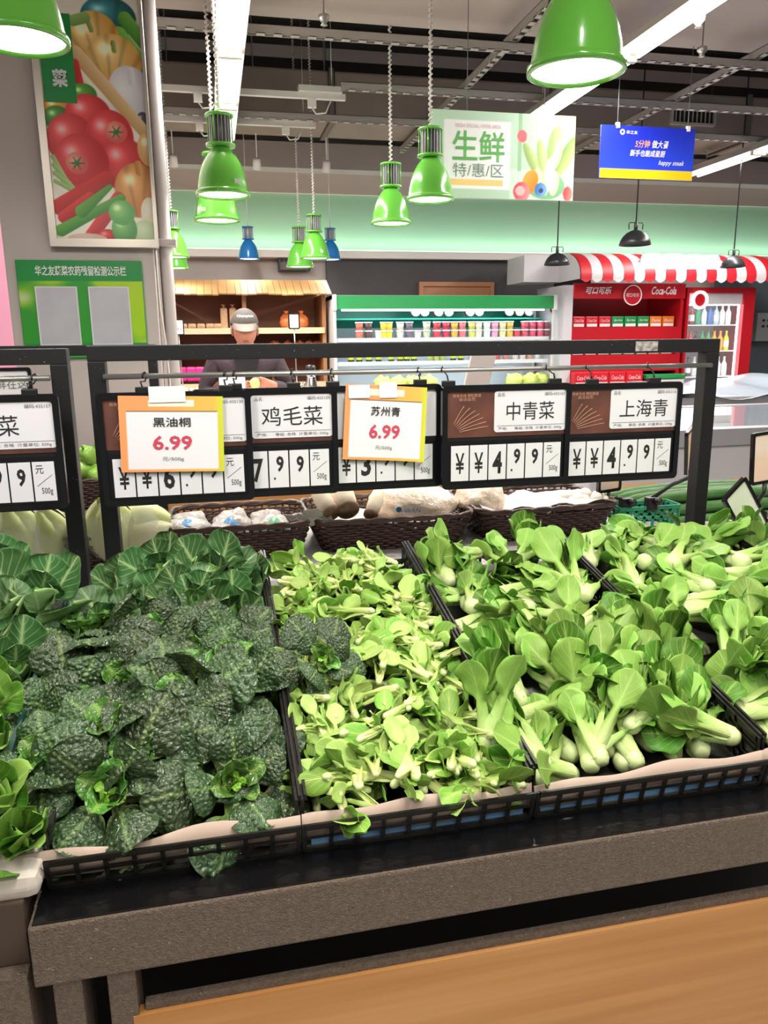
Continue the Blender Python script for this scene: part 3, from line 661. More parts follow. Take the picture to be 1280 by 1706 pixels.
# ------------------------------------------------------------------ price boards
brown_card = mat('brown_header_card', '#4a2c26', .4, var=(12, '#6e4438', .2))
red_ink = mat('tag_red_ink', '#c4405a', .6); straw = mat('wheat_print', '#b98a72', .6)
BW, BH = .324, .246
film = mat('clear_film', '#c9cdd2', .12)
def board(xr, ztop, y, title, cards, code, label, brown=True, left_off=0., hooks=(.2, .8), title_w=None, white=False):
    """xr: right edge x"""
    x0 = xr-BW; cx = xr-BW/2; z0 = ztop-BH
    t = thing('price_board', label, 'price board', (cx, y, z0), 'hanging price boards')
    X = lambda u: x0+u*BW; Z = lambda v: ztop-v*BH
    obj('frame', MB().ring(rrect(BW, BH, .012, 4, cx, ztop-BH/2), rrect(BW-.026, BH-.026, .008, 4, cx, ztop-BH/2), y-.007, y+.007), black_gloss, t)
    obj('back_plate', MB().box((x0+.008, y+.001, z0+.008), (xr-.008, y+.006, ztop-.008)), black_plastic, t)
    hd = obj('header_card', MB().box((X(.03), y-.001, Z(.50)), (X(.97), y+.001, Z(.055))), brown_card if not white else card_white, t)
    if not white:
        u0 = .40
        ins = obj('insert', MB().prism(rrect(BW*(.965-u0), BH*.395, .007, 3, X((.965+u0)/2), Z(.262)), y-.0025, y-.001), card_white, hd)
        fl_ = y-.0032
        tw = title_w or .13
        text(title, (X((.965+u0)/2), fl_, Z(.26)), tw, .043, ink, ins, 'title_lettering')
        text('品名:', (X(u0+.055), fl_, Z(.10)), .02, .009, grey_ink, ins); text('编码:'+code, (X(.87), fl_, Z(.10)), .052, .009, grey_ink, ins)
        obj('rule', MB().box((X(u0+.02), fl_, Z(.400)), (X(.95), fl_+.0003, Z(.397))), grey_ink, ins)
        text('产地:      等级: 合格  计量单位: 500g', (X((.965+u0)/2), fl_, Z(.428)), BW*.50, .0085, grey_ink, ins)
        wl = []
        for k in range(7):
            a = .25+k*.16; pts = [(X(.06)+.11*s*math.cos(a)*.9, y-.0016, Z(.47)+.095*s*math.sin(a)*(1-.25*s)) for s in np.linspace(.25, 1, 7)]
            wl.append(pts)
        bw_ = MB()
        for pts in wl: bw_.tube(pts, .0008, 4)
        obj('wheat_print', bw_, straw, hd)
        text('粮食丰收 颗粒飘香', (X(.19), y-.0016, Z(.10)), .07, .008, straw, hd); text('道法自然', (X(.19), y-.0016, Z(.135)), .04, .008, straw, hd)
    obj('price_slot', MB().prism(rrect(BW*.93, BH*.42, .010, 3, cx, Z(.745)), y-.0022, y+.001), black_gloss, t)
    n = 6; cw = BW*.872/n
    for i, ch in enumerate(cards):
        if ch is None: continue
        xa = X(.066)+i*cw; cc = obj('price_card', MB().cbox((xa+cw/2, y-.003, Z(.75)), (cw*.93, .0012, BH*.345)), card_white, t)
        fy = y-.0041; m_ = xa+cw/2; zc = Z(.75)
        if ch == '元':
            text('元', (m_-.008, fy, zc+.026), .016, .018, ink, cc); text('500g', (m_+.004, fy, zc-.022), .022, .017, ink, cc)
            obj('slash', MB().add([(m_-.016, fy, zc-.010), (m_-.0145, fy, zc-.010), (m_+.017, fy, zc+.014), (m_+.0155, fy, zc+.014)], [(0,1,2,3)]), ink, cc)
        elif ch.startswith('.'):
            text(ch[1], (m_+.003, fy, zc+.012), .017, .037, ink, cc, bold=.03); obj('decimal_point', MB().box((m_-.012, fy, zc-.024), (m_-.008, fy+.0004, zc-.019)), ink, cc)
        elif ch == '¥': text('¥', (m_, fy, zc), .022, .050, ink, cc, bold=.01)
        elif ch.startswith('^'): text(ch[1], (m_+.002, fy, zc+.010), .017, .038, ink, cc, bold=.03)
        else: text(ch, (m_, fy, zc-.001), .024, .054, ink, cc, bold=.03)
    for h in hooks:
        hxp = X(h); hk = obj('clip', MB().cbox((hxp, y, ztop+.004), (.030, .016, .014), bev=.002), black_plastic, t)
        ry = FY-.03; pts = [(hxp, y, ztop+.008), (hxp-.003, y, ztop+.022), (hxp+.004, (y+ry)/2, rz-.010), (hxp+.006, ry+.008, rz+.001), (hxp+.002, ry+.003, rz+.009), (hxp-.002, ry-.008, rz+.006), (hxp-.003, ry-.009, rz-.004)]
        obj('hook', MB().tube(pts, .0018, 6), black_plastic, hk)
    return t
def bxr(px, py, y): return PY(px, py, y).x
Y1, Y2, Y3 = 1.735, 1.752, 1.769
def zt(px, py, y): return PY(px, py, y).z
board(bxr(419, 700, Y1), zt(290, 652, Y1), Y1, '菜', ['¥', '¥', '6', '.9', '^9', '元'], '435130', 'price board mostly covered by an orange 黑油桐 paper tag', hooks=(.30, .84), title_w=.040)
board(bxr(562, 700, Y2), zt(490, 645, Y2), Y2, '鸡毛菜', ['¥', '¥', '7', '.9', '^9', '元'], '435109', 'price board reading 鸡毛菜 at 7.99, second from the left post', hooks=(.30, .70), title_w=.138)
board(bxr(735, 700, Y3), zt(690, 640, Y3), Y3, '', ['¥', '¥', '3', '.9', '^9', '元'], '', 'price board under a curling 苏州青 paper tag, third in the row', hooks=(.20, .84), white=True)
board(bxr(949, 700, Y1), zt(840, 640, Y1), Y1, '中青菜', ['¥', '¥', '4', '.9', '^9', '元'], '435163', 'price board reading 中青菜 at 4.99 with a brown wheat card', hooks=(.05, .87), title_w=.122)
board(bxr(1132, 700, Y2), zt(1060, 637, Y2), Y2, '上海青', ['¥', '¥', '4', '.9', '^9', '元'], '435116', 'price board reading 上海青 at 4.99 beside the right post', hooks=(.24, .76), title_w=.132)
board(bxr(103, 720, Y1), zt(40, 657, Y1), Y1, '菜', [None, '¥', '4', '.9', '^9', '元'], '435157', 'price board in the left frame cut by the picture edge', hooks=(.20, .83), title_w=.040)
# paper tags taped on two boards
def paint_tag(U, V):
    img = np.ones(U.shape+(3,))*hx('#ea9a62'); img = blend(img, sstep(.2, .9, U), hx('#e2b458')); img = blend(img, sstep(.9, 1.0, U), hx('#c5d23c'))
    img = blend(img, ((U > .07) & (U < .945) & (V > .035) & (V < .80)).astype(float), hx('#6a5a40')); img = blend(img, ((U > .074) & (U < .941) & (V > .042) & (V < .793)).astype(float), hx('#e3e2e6'))
    img = blend(img, ((V > .86) & (V < .955) & (abs(U-.5) < .22)).astype(float), hx('#f5ead8')); return img
def paper_tag(px0, py0, px1, py1, y, name, tilt, curl, label):
    a = PY(px0, py0, y); b_ = PY(px1, py1, y); c = (a+b_)/2; w = b_.x-a.x; h = a.z-b_.z
    Mr = Matrix.Rotation(math.radians(tilt), 3, 'Y'); t = thing('paper_tag', label, 'paper tag', (c.x, y, c.z-h/2), 'orange paper price tags')
    bend = (lambda U, V: -curl*np.maximum(0, U-.55)**2*(1-V)*4)
    printed('sheet', c, w, h, 80, 70, paint_tag, t, M=Mr, bend=bend)
    off = lambda dx, dz: Vector(c)+Mr @ Vector((dx, -.0015-curl*.02, dz))
    text(name, off(0, h*.16), w*.36, h*.125, ink, t, 'title_lettering', bold=.01, M=Mr); text('6.99', off(0, -h*.11), w*.38, h*.19, red_ink, t, 'price_lettering', bold=.02, M=Mr); text('元/500g', off(.0, -h*.33), w*.21, h*.06, grey_ink, t, M=Mr)
    return t, c, w, h
t1, c, w, h = paper_tag(194, 662, 376, 782, Y1-.012, '黑油桐', 1.8, .004, 'orange bordered paper tag reading 黑油桐 6.99')
obj('tape', MB().cbox((c.x-.005, c.y-.002, c.z+h/2+.004), (.076, .0008, .034)), paper, t1)
t2, c, w, h = paper_tag(572, 644, 708, 764, Y3-.014, '苏州青', 4.0, .02, 'orange bordered curling paper tag reading 苏州青 6.99')
obj('tape', MB().cbox((c.x-.060, c.y-.002, c.z+h/2-.012), (.05, .0008, .03)), paper, t2); obj('tape', MB().cbox((c.x+.008, c.y-.002, c.z+h/2-.010), (.042, .0008, .036)), paper, t2)
# ------------------------------------------------------------------ vegetables
def leaf_material(name, vein_col, vein_mix, rough, k_veins, slope, bump=.3, cells=0., transl=.12, spec=.45, jitter=.18, bd=.003):
    m = bpy.data.materials.new(name); m.use_nodes = True; nt = m.node_tree; N = nt.nodes; Lk = nt.links; b = N['Principled BSDF']
    def mth(op, a, c=None, clamp=False):
        n = N.new('ShaderNodeMath'); n.operation = op; n.use_clamp = clamp
        for i, q in enumerate((a, c)):
            if q is None: continue
            if isinstance(q, (int, float)): n.inputs[i].default_value = q
            else: Lk.new(q, n.inputs[i])
        return n.outputs[0]
    at = N.new('ShaderNodeAttribute'); at.attribute_name = 'Col'
    uv = N.new('ShaderNodeUVMap'); sx = N.new('ShaderNodeSeparateXYZ'); Lk.new(uv.outputs[0], sx.inputs[0])
    s = mth('ABSOLUTE', mth('SUBTRACT', mth('MULTIPLY', sx.outputs[0], 2.), 1.))
    oi = N.new('ShaderNodeObjectInfo')
    t = mth('SUBTRACT', mth('MULTIPLY', sx.outputs[1], k_veins), mth('MULTIPLY', mth('POWER', s, .8), slope))
    fr = mth('ABSOLUTE', mth('SUBTRACT', mth('FRACT', t), .5))
    side = mth('SUBTRACT', 1., mth('MULTIPLY', fr, 9.), True); side = mth('MULTIPLY', side, mth('SUBTRACT', 1., mth('MULTIPLY', s, .8), True))
    mid = mth('SUBTRACT', 1., mth('DIVIDE', s, .075), True)
    vein = mth('MAXIMUM', mid, side)
    isblade = at.outputs['Alpha']
    nz = N.new('ShaderNodeTexNoise'); nz.inputs['Scale'].default_value = 55; nz.inputs['Detail'].default_value = 3
    tc = N.new('ShaderNodeTexCoord'); Lk.new(tc.outputs['Object'], nz.inputs['Vector'])
    hs = N.new('ShaderNodeHueSaturation'); Lk.new(at.outputs['Color'], hs.inputs['Color'])
    Lk.new(mth('ADD', mth('MULTIPLY', oi.outputs['Random'], .022), .489), hs.inputs['Hue'])
    Lk.new(mth('ADD', mth('ADD', mth('MULTIPLY', oi.outputs['Random'], jitter*2), 1.-jitter-.15), mth('MULTIPLY', nz.outputs['Fac'], .3)), hs.inputs['Value'])
    mx = N.new('ShaderNodeMix'); mx.data_type = 'RGBA'; Lk.new(mth('MULTIPLY', mth('MULTIPLY', vein, isblade), vein_mix), mx.inputs['Factor']); Lk.new(hs.outputs[0], mx.inputs[6]); mx.inputs[7].default_value = (*lin(vein_col), 1)
    Lk.new(mx.outputs[2], b.inputs['Base Color']); b.inputs['Roughness'].default_value = rough; b.inputs['Specular IOR Level'].default_value = spec
    hgt = mth('MULTIPLY', vein, -.5 if cells else .6)
    if cells:
        vo = N.new('ShaderNodeTexVoronoi'); vo.feature = 'DISTANCE_TO_EDGE'; vo.inputs['Scale'].default_value = cells; Lk.new(tc.outputs['Object'], vo.inputs['Vector'])
        hgt = mth('ADD', hgt, mth('MINIMUM', mth('MULTIPLY', vo.outputs['Distance'], 2.5), .8))
    else: hgt = mth('ADD', hgt, mth('MULTIPLY', nz.outputs['Fac'], .6))
    bp = N.new('ShaderNodeBump'); bp.inputs['Strength'].default_value = bump; bp.inputs['Distance'].default_value = bd; Lk.new(hgt, bp.inputs['Height']); Lk.new(bp.outputs[0], b.inputs['Normal'])
    tr = N.new('ShaderNodeBsdfTranslucent'); Lk.new(mx.outputs[2], tr.inputs[0]); ms = N.new('ShaderNodeMixShader'); ms.inputs[0].default_value = transl
    Lk.new(b.outputs[0], ms.inputs[1]); Lk.new(tr.outputs[0], ms.inputs[2]); Lk.new(ms.outputs[0], N['Material Output'].inputs[0])
    return m

def cell_domes(x, y, cell, r):
    lo = np.array([x.min()-cell, y.min()-cell]); hi = np.array([x.max()+cell, y.max()+cell])
    gx = np.arange(lo[0], hi[0], cell); gy = np.arange(lo[1], hi[1], cell); A, B_ = np.meshgrid(gx, gy)
    P = np.stack([A.ravel()+r.uniform(-.4, .4, A.size)*cell, B_.ravel()+r.uniform(-.4, .4, A.size)*cell], 1)
    d = np.sqrt((x.ravel()[:, None]-P[:, 0])**2+(y.ravel()[:, None]-P[:, 1])**2); d.partition(1, axis=1)
    return np.clip((d[:, 1]-d[:, 0])/cell, 0, .7).reshape(x.shape)

def leaf_mesh(name, m, L, pv, wp0, wp1, wb, a0, a1, cols, cup=.15, cup_p=.7, thick=.004, wav=0., nu=10, nv=22, blister=None, seed=0, bulb=0., twist=0., peak=.58, under=None, midw=.8):
    r = np.random.default_rng(seed); s = np.linspace(-1, 1, nu+1); v = np.linspace(0, 1, nv+1)
    v = np.where(v < 1, v, .999); t = np.clip((v-pv)/(1-pv), 0, 1)
    w_b = wb*np.sqrt(np.clip(1-np.where(t < peak, (t-peak)/peak, (t-peak)/(1-peak))**2, 0, 1))
    q = np.clip(v/pv, 0, 1); w_p = (wp0+(wp1-wp0)*q)*(1+bulb*np.sin(np.clip(q*1.5, 0, 1)*math.pi)); w = np.where(v <= pv, w_p, np.maximum(w_b, wp1*(1-t)))
    th = a0+(a1-a0)*v**1.4 + r.uniform(-.05, .05); dv = np.gradient(v)
    cyl = np.cumsum(np.cos(th)*dv)*L; czl = np.cumsum(np.sin(th)*dv)*L; cyl -= cyl[0]; czl -= czl[0]
    S, V = np.meshgrid(s, v); W = w[:, None]; blade = sstep(pv-.06, pv+.10, v)[:, None]
    cu = (cup_p*(1-blade)+cup*blade)*S**2*W
    ph = r.uniform(0, 6.28, 3)
    wave = wav*blade*np.abs(S)**2.2*(np.sin(V*16+ph[0]+np.sign(S)*1.3)+.6*np.sin(V*27+ph[1]))
    x = S*W*(1-.12*np.abs(cu)/np.maximum(W, 1e-5)); off = cu+wave
    if blister is not None:
        cell, amp = blister; off = off+amp*cell_domes(S*W, (V*L)*np.ones_like(S), cell, r)*sstep(pv, pv+.12, v)[:, None]*(1-.3*np.abs(S)**4)
        off = off+amp*1.2*(vnoise(S*.5+.5, V, 5, seed+9)-.5)
    n_y, n_z = -np.sin(th)[:, None], np.cos(th)[:, None]
    tk = (thick*(1-blade)+.0009*blade)*np.sqrt(np.clip(1-S**2, 0, 1))+.0003
    tw = twist*V
    def sheet(o):
        X = x*np.cos(tw); o2 = o+x*np.sin(tw); return np.stack([X, cyl[:, None]+n_y*o2, czl[:, None]+n_z*o2], -1).reshape(-1, 3)
    top = sheet(off); bot = sheet(off-tk); P = np.concatenate([top, bot]); n1 = (nu+1)*(nv+1)
    i = np.arange(nu); j = np.arange(nv); I, J = np.meshgrid(i, j); a = (J*(nu+1)+I).ravel()
    f = np.concatenate([np.stack([a, a+1, a+nu+2, a+nu+1], 1), np.stack([a+n1, a+n1+nu+1, a+n1+nu+2, a+n1+1], 1)])
    e = np.arange(nv)*(nu+1); f = np.concatenate([f, np.stack([e, e+nu+1, e+nu+1+n1, e+n1], 1), np.stack([e+nu, e+nu+n1, e+2*nu+1+n1, e+2*nu+1], 1), np.stack([i, i+n1, i+1+n1, i+1], 1)])
    me = bpy.data.meshes.new(name); me.from_pydata(P.tolist(), [], f.tolist()); me.polygons.foreach_set('use_smooth', [True]*len(f))
    # pigment: petiole base -> neck -> blade, and paler underside
    c0, c1, c2 = (np.array(lin(c)) for c in cols); cu_ = np.array(lin(under)) if under else c2
    qq = sstep(0, 1, q)[:, None, None]; base = c0*(1-qq)+c1*qq
    bl = np.maximum(blade, 0)[..., None]; edge = np.clip(np.abs(S)*3-.3*(1-V), 0, 1)[..., None]
    def colour(cb): return base*(1-bl)+cb*bl
    mid = (np.exp(-(S*W/.004)**2)*(1-.7*t[:, None])*blade)[..., None]
    ct = colour(c2*np.ones(S.shape+(1,))); ct = ct*(1-mid*midw)+c1*mid*midw; cb_ = colour(cu_*np.ones(S.shape+(1,))); cb_ = cb_*(1-mid)+c1*mid
    C = np.concatenate([ct.reshape(-1, 3), cb_.reshape(-1, 3)]); al = np.concatenate([np.broadcast_to(blade, S.shape).ravel()]*2)
    ca = me.color_attributes.new('Col', 'FLOAT_COLOR', 'POINT'); ca.data.foreach_set('color', np.concatenate([C, al[:, None]], 1).ravel())
    uvv = np.concatenate([np.stack([(S.ravel()+1)/2, V.ravel()], 1)]*2); li = np.empty(len(me.loops), dtype=np.int32); me.loops.foreach_get('vertex_index', li)
    ul = me.uv_layers.new(name='UVMap'); ul.data.foreach_set('uv', uvv[li].ravel())
    me.materials.append(m); me.update(); return me

M_BOK = leaf_material('bok_choy_leaf', '#b9d67e', .5, .42, 9, 3.2, .4, spec=.28, jitter=.24)
M_BABY = leaf_material('baby_green_leaf', '#cfe59a', .45, .45, 7, 2.6, .3, spec=.3, jitter=.22)
M_SAV = leaf_material('savoy_leaf', '#86a36c', .3, .28, 8, 3.0, .35, cells=110., transl=.06, spec=.65, jitter=.26, bd=.006)
M_ROS = leaf_material('rosette_leaf', '#b7cf9c', .6, .4, 8, 3.0, .35, transl=.08, spec=.32, jitter=.22)
D = math.radians
BOKC = ('#c6d992', '#9fc463', '#4f8226'); BABC = ('#d8e096', '#b0cc6a', '#78a63e'); SAVC = ('#cfe09a', '#a8c96c', '#364d2c'); ROSC = ('#cadd9a', '#a9c87e', '#3f6636'); HEART = ('#cfe07a', '#b3d452', '#6fa52c')
bok_leaf = [leaf_mesh('leaf', M_BOK, .165+.012*(k % 3), .50+.03*(k % 2), .016, .0085, .034+.004*(k % 3), D(6+6*(k % 3)), D(-28+16*k), BOKC, .22 if k % 2 else -.12, .85, .007, .0035, 12, 26, seed=k, bulb=.35, twist=(-.5, .3, .6, -.2, .1)[k], under='#86b04e') for k in range(5)]
baby_leaf = [leaf_mesh('leaf', M_BABY, .095+.012*(k % 3), .55+.04*(k % 2), .0048, .0024, .0145+.003*(k % 3), D(10+8*(k % 3)), D(-35+18*k), BABC, .25 if k % 2 else -.2, .8, .0035, .0025, 8, 18, seed=20+k, bulb=.45, twist=(-.7, .4, .9, -.3, .2)[k], under='#a3c566') for k in range(5)]
sav_leaf = [leaf_mesh('leaf', M_SAV, .135+.010*(k % 3), .34, .011, .0075, .056+.004*(k % 3), D(16), D(-58+9*k), SAVC, -.42+.10*(k % 3), .7, .006, .0035, 42, 58, blister=(.0112, .0068), midw=.3, seed=40+k, bulb=.2, twist=(-.3, .25, .1, -.15, .3)[k], peak=.50, under='#6f8a58') for k in range(5)]
sav_in = [leaf_mesh('heart_leaf', M_SAV, .060+.006*k, .30, .006, .004, .024, D(10), D(30-40*k), HEART if k == 0 else ('#cfe07a', '#a5c85a', '#4a7a2c'), .5, .6, .004, .005, 18, 26, blister=(.006, .003), seed=60+k, peak=.5) for k in range(3)]
ros_leaf = [leaf_mesh('leaf', M_ROS, .125+.010*(k % 3), .36, .012, .008, .050+.004*(k % 3), D(14), D(-24+16*k), ROSC, .35 if k % 2 else .1, .8, .006, .004, 14, 26, seed=80+k, bulb=.2, twist=(-.2, .25, .1, -.15, .3)[k], peak=.54, under='#87a86c') for k in range(5)]
ros_in = [leaf_mesh('heart_leaf', M_ROS, .070, .30, .006, .004, .026, D(8), D(40-30*k), ('#cadd8a', '#a5cc6a', '#5c8e40'), .6, .7, .004, .003, 10, 18, seed=90+k, peak=.55) for k in range(3)]

def head_proto(name, spec, seed, core=None):
    """spec: list of (mesh list, count, elevation deg, spread, base radius, scale, jitter)"""
    r = random.Random(seed); root = bpy.data.objects.new(name, None); root.rotation_mode = 'QUATERNION'; kids = []
    for meshes, n, el, spread, br, sc_, z in spec:
        ph = r.uniform(0, 6.28)
        for k in range(n):
            me = r.choice(meshes); o = bpy.data.objects.new(me.name.split('.')[0], me)
            az = ph+2*math.pi*k/n+r.uniform(-.28, .28); e = D(el+r.uniform(-spread, spread))
            Mx = Matrix.Translation((0, 0, z)) @ Matrix.Rotation(az, 4, 'Z') @ Matrix.Translation((0, br, 0)) @ Matrix.Rotation(e, 4, 'X') @ Matrix.Rotation(r.uniform(-.2, .2), 4, 'Y')
            kids.append((o, Mx @ Matrix.Scale(sc_*r.uniform(.88, 1.1), 4)))
    if core: kids.append((bpy.data.objects.new('stem_base', core), Matrix.Identity(4)))
    return root, kids
def place(proto, pos, axis, spin, scale, label, cat, group):
    root, kids = proto; o = root.copy(); COL.objects.link(o); o.location = pos
    o.rotation_quaternion = Vector(axis).normalized().to_track_quat('Z', 'Y') @ Euler((0, 0, spin)).to_quaternion(); o.scale = (scale,)*3
    tag(o, label, cat, group)
    for k, mk in kids: c = k.copy(); COL.objects.link(c); c.parent = o; c.matrix_basis = mk
    return o
core_m = mat('stem_cut', '#d8e2b8', .5)
core_big = mesh_from('stem_base', MB().lathe([(.004,-.012),(.014,-.010),(.019,0),(.020,.012),(.012,.03),(.001,.034)], 14), mat('stem_pale', '#c4d496', .45))
core_small = mesh_from('stem_base', MB().lathe([(.002,-.006),(.0045,-.004),(.006,.001),(.0055,.008),(.001,.014)], 10), mat('stem_pale'))
bok_p = [head_proto('bok_choy', [(bok_leaf, 4+k % 2, 76, 8, .012, 1.0, 0), (bok_leaf, 4, 84, 5, .006, .9, .004), (bok_leaf[:2], 2, 88, 4, .002, .7, .008)], 100+k, core_big) for k in range(5)]
baby_p = [head_proto('baby_green', [(baby_leaf, 3+k % 2, 74, 12, .003, 1.0, 0), (baby_leaf, 1+k % 2, 86, 6, .001, .8, .002)], 120+k, core_small) for k in range(7)]
sav_p = [head_proto('crinkled_tatsoi', [(sav_leaf, 5, 22, 8, .014, 1.0, 0), (sav_leaf, 4, 46, 8, .010, .80, .006), (sav_in[1:], 4, 62, 10, .006, 1.05, .010), (sav_in[:1], 3, 78, 8, .003, .8, .014)], 140+k, core_big) for k in range(5)]
ros_p = [head_proto('green_rosette', [(ros_leaf, 6, 34, 10, .014, 1.0, 0), (ros_leaf, 5, 54, 8, .010, .85, .006), (ros_in, 5, 70, 8, .006, 1.0, .010)], 160+k, core_big) for k in range(4)]
ORD = ['first', 'second', 'third', 'fourth', 'fifth', 'sixth', 'seventh', 'eighth', 'ninth']

def heap(x0, x1, y0, y1, nx, ny, h, seed, jit=.25, bulge=.02):
    r = random.Random(seed); out = []
    for j in range(ny):
        for i in range(nx):
            u = (i+.5+(.25 if j % 2 else -.25)*(1 if nx > 2 else 0)+r.uniform(-jit, jit))/nx; v = (j+.5+r.uniform(-jit, jit))/ny
            u = min(1, max(0, u)); x = x0+u*(x1-x0); y = y0+v*(y1-y0)
            z = deck(y)+h+bulge*(1-(2*u-1)**2)+r.uniform(-.012, .012); out.append((x, y, z, i, j))
    return out
# dark crinkled greens
rr = random.Random(11)
for x, y, z, i, j in heap(-.295, .045, 1.03, 1.44, 4, 4, .050, 5, .28):
    ax = (rr.uniform(-.5, .5), rr.uniform(-.9, .1), rr.uniform(.6, 1)); sc_ = rr.uniform(.78, 1.0) if j else .85
    place(rr.choice(sav_p), (x, y, z-.008+rr.uniform(-.018, .018)), ax, rr.uniform(0, 6.28), sc_, f'dark crinkled tatsoi, {ORD[j]} row from the card strip, {ORD[i]} from the crate', 'leafy green', 'dark crinkled greens')
for k, (x, y, dz, ax, sc_, lb) in enumerate(((-.165, 1.035, .055, (-.2, -.9, .6), .95, 'largest crinkled tatsoi drooping over the card strip at the left'), (-.01, 1.03, .045, (.3, -.8, .7), .85, 'crinkled tatsoi with a bright heart at the card strip near the divider'), (-.09, 1.14, .080, (-.1, -.8, .9), .95, 'crinkled tatsoi raised in the middle just behind the front ones'))):
    place(sav_p[k], (x, y, deck(y)+dz), ax, k*2.1, sc_, lb, 'leafy green', 'dark crinkled greens')
place(sav_p[1], (.150, 1.25, deck(1.25)+.082), (.25, -.75, .7), 1.0, .62, 'dark crinkled tatsoi leaf clump lying on the pale baby greens', 'leafy green', 'dark crinkled greens')
# smooth dark rosettes at the back left
for x, y, z, i, j in heap(-.26, .06, 1.46, 1.70, 4, 2, .025, 15, .15):
    ax = (rr.uniform(-.4, .4), rr.uniform(-.95, -.5), 1); place(rr.choice(ros_p), (x, y, z), ax, rr.uniform(0, 6.28), rr.uniform(.70, .86), f'smooth dark green rosette at the back left, {("front", "rear")[j]} row, {ORD[i]} from the crate', 'leafy green', 'smooth dark rosettes')
for k, (px, py, yy, sc_) in enumerate(((45, 985, 1.50, 1.0), (-30, 1010, 1.42, .9), (60, 1060, 1.40, .8), (-20, 940, 1.65, .9), (10, 1090, 1.33, .8))):
    p = PY(px, py, yy); place(ros_p[k % 4], p+Vector((0, .03, -.075)), (.15, -.6, 1), k*1.3, sc_, ['broad open green rosette at the left edge above the green crate', 'green rosette cut off by the left edge below the wrapped cabbages', 'green rosette between the left edge one and the crinkled greens', 'green rosette at the left edge directly under the wrapped cabbages', 'lowest green rosette at the left edge beside the crate'][k], 'leafy green', 'smooth dark rosettes')
# pale greens in the green crate
for k, (px, py, yy) in enumerate(((-40, 1190, 1.20), (-45, 1260, 1.14), (-25, 1350, 1.04), (8, 1420, .99), (-60, 1330, 1.08))):
    p = PY(px, py, yy); place(bok_p[k], p+Vector((0, 0, -.03)), (.3, -.4, .8), k*1.7, .8, ['pale green head in the green crate, uppermost one', 'pale green head in the green crate under the uppermost', 'pale green head at the left edge beside the crinkled greens', 'pale green head lowest at the left edge, above the white tray', 'pale green head half outside the left edge'][k], 'leafy green', 'pale greens in the crate')
# bok choy, middle basket and right basket
def bok_fill(x0, x1, y0, y1, nx, ny, h, seed, where, group, smin=.80, smax=1.05):
    r = random.Random(seed)
    for x, y, z, i, j in heap(x0, x1, y0, y1, nx, ny, h, seed+1, .28):
        yaw = r.gauss(0, .8); up = r.uniform(.15, .9) if j < 4 else r.uniform(-.1, .35); ax = Vector((math.sin(yaw), math.cos(yaw)*r.choice((1, 1, 1, .6, -.5)), up)).normalized()
        s = r.uniform(smin, smax); pos = Vector((x, y, z)) - ax*.075*s
        pos.x = min(max(pos.x, x0-.01), x1+.01); pos.y = max(pos.y, y0-.01); pos.z = max(pos.z, deck(pos.y)+.022)
        place(r.choice(bok_p), pos, ax, r.uniform(0, 6.28), s, f'bok choy in the {where} basket, {ORD[j]} row back, {ORD[i]} from its left side', 'bok choy', group)
bok_fill(.455, .785, .985, 1.68, 5, 8, .050, 31, 'middle', 'bok choy in the middle basket', .72, .98)
bok_fill(.845, 1.25, 1.00, 1.70, 5, 7, .055, 57, 'right edge', 'bok choy in the right basket', .85, 1.12)
for k, (x, y, yaw) in enumerate(((.47, 1.0, .4), (.53, 1.03, -.5), (.60, .995, .2), (.67, 1.03, -.3), (.74, 1.0, .3), (.50, 1.10, -.4), (.60, 1.11, .5), (.70, 1.12, -.1), (.88, 1.0, .3), (.97, 1.02, -.3), (1.06, 1.0, .2))):
    place(bok_p[k % 5], (x, y, deck(y)+.024), (math.sin(yaw), math.cos(yaw), .22), k*1.9, .82, f'bok choy low in the {"middle" if x < .8 else "right edge"} basket, {ORD[k % 8]} of those close behind the card strip', 'bok choy', 'bok choy low at the front')
hero = [(905, 1275, .99, (-.4, .8, .45), .85, 'bok choy at the card strip beside the left divider of the middle basket'), (1160, 1262, 1.02, (.2, .5, .8), .85, 'small bok choy at the card strip by the right divider'), (985, 1275, .985, (.3, .9, .35), .8, 'bok choy lying just behind the card strip, leaves to the rear'), (1060, 1270, .985, (-.2, .9, .5), .8, 'bok choy between two upright ones behind the card strip'), (865, 1170, 1.12, (-.3, .6, .6), .9, 'bok choy leaning on the left divider of the middle basket'), (968, 1210, 1.12, (-.05, .25, 1), .98, 'upright bok choy with two tall leaves in the centre of the middle basket'), (1092, 1150, 1.22, (.1, .2, 1), 1.1, 'bok choy with the two largest round leaves leaning on the right divider'),
        (810, 1240, 1.05, (.2, .35, .9), .9, 'plump bok choy with pale bulb near the front of the middle basket'), (1070, 1240, 1.07, (-.15, .35, 1), .9, 'narrow pale bulbed bok choy near the right divider front'), (1120, 1265, 1.03, (-.1, .3, 1), .9, 'bok choy with a thick flat stem standing at the card strip'),
        (735, 1000, 1.62, (-.05, .3, 1), .95, 'upright pale bulbed bok choy at the back left of the middle basket'), (880, 960, 1.68, (.05, .3, 1), .9, 'upright bok choy sticking up at the back of the middle basket'), (950, 1290, 1.0, (-.9, -.1, .35), .9, 'bok choy lying sideways with its leaves over the card strip'),
        (1010, 1250, 1.02, (.5, .8, .3), .8, 'bok choy showing its round white bottom near the card strip'), (1250, 960, 1.68, (0, .1, 1), 1.1, 'upright bok choy standing at the right edge under the tilted sign'), (1170, 1090, 1.30, (-.55, .5, .5), 1.1, 'bok choy lying with its ribbed pale stem toward the front at right'), (1240, 1250, 1.05, (.6, .5, .4), 1.05, 'bok choy bulb at the lower right corner beyond the divider')]
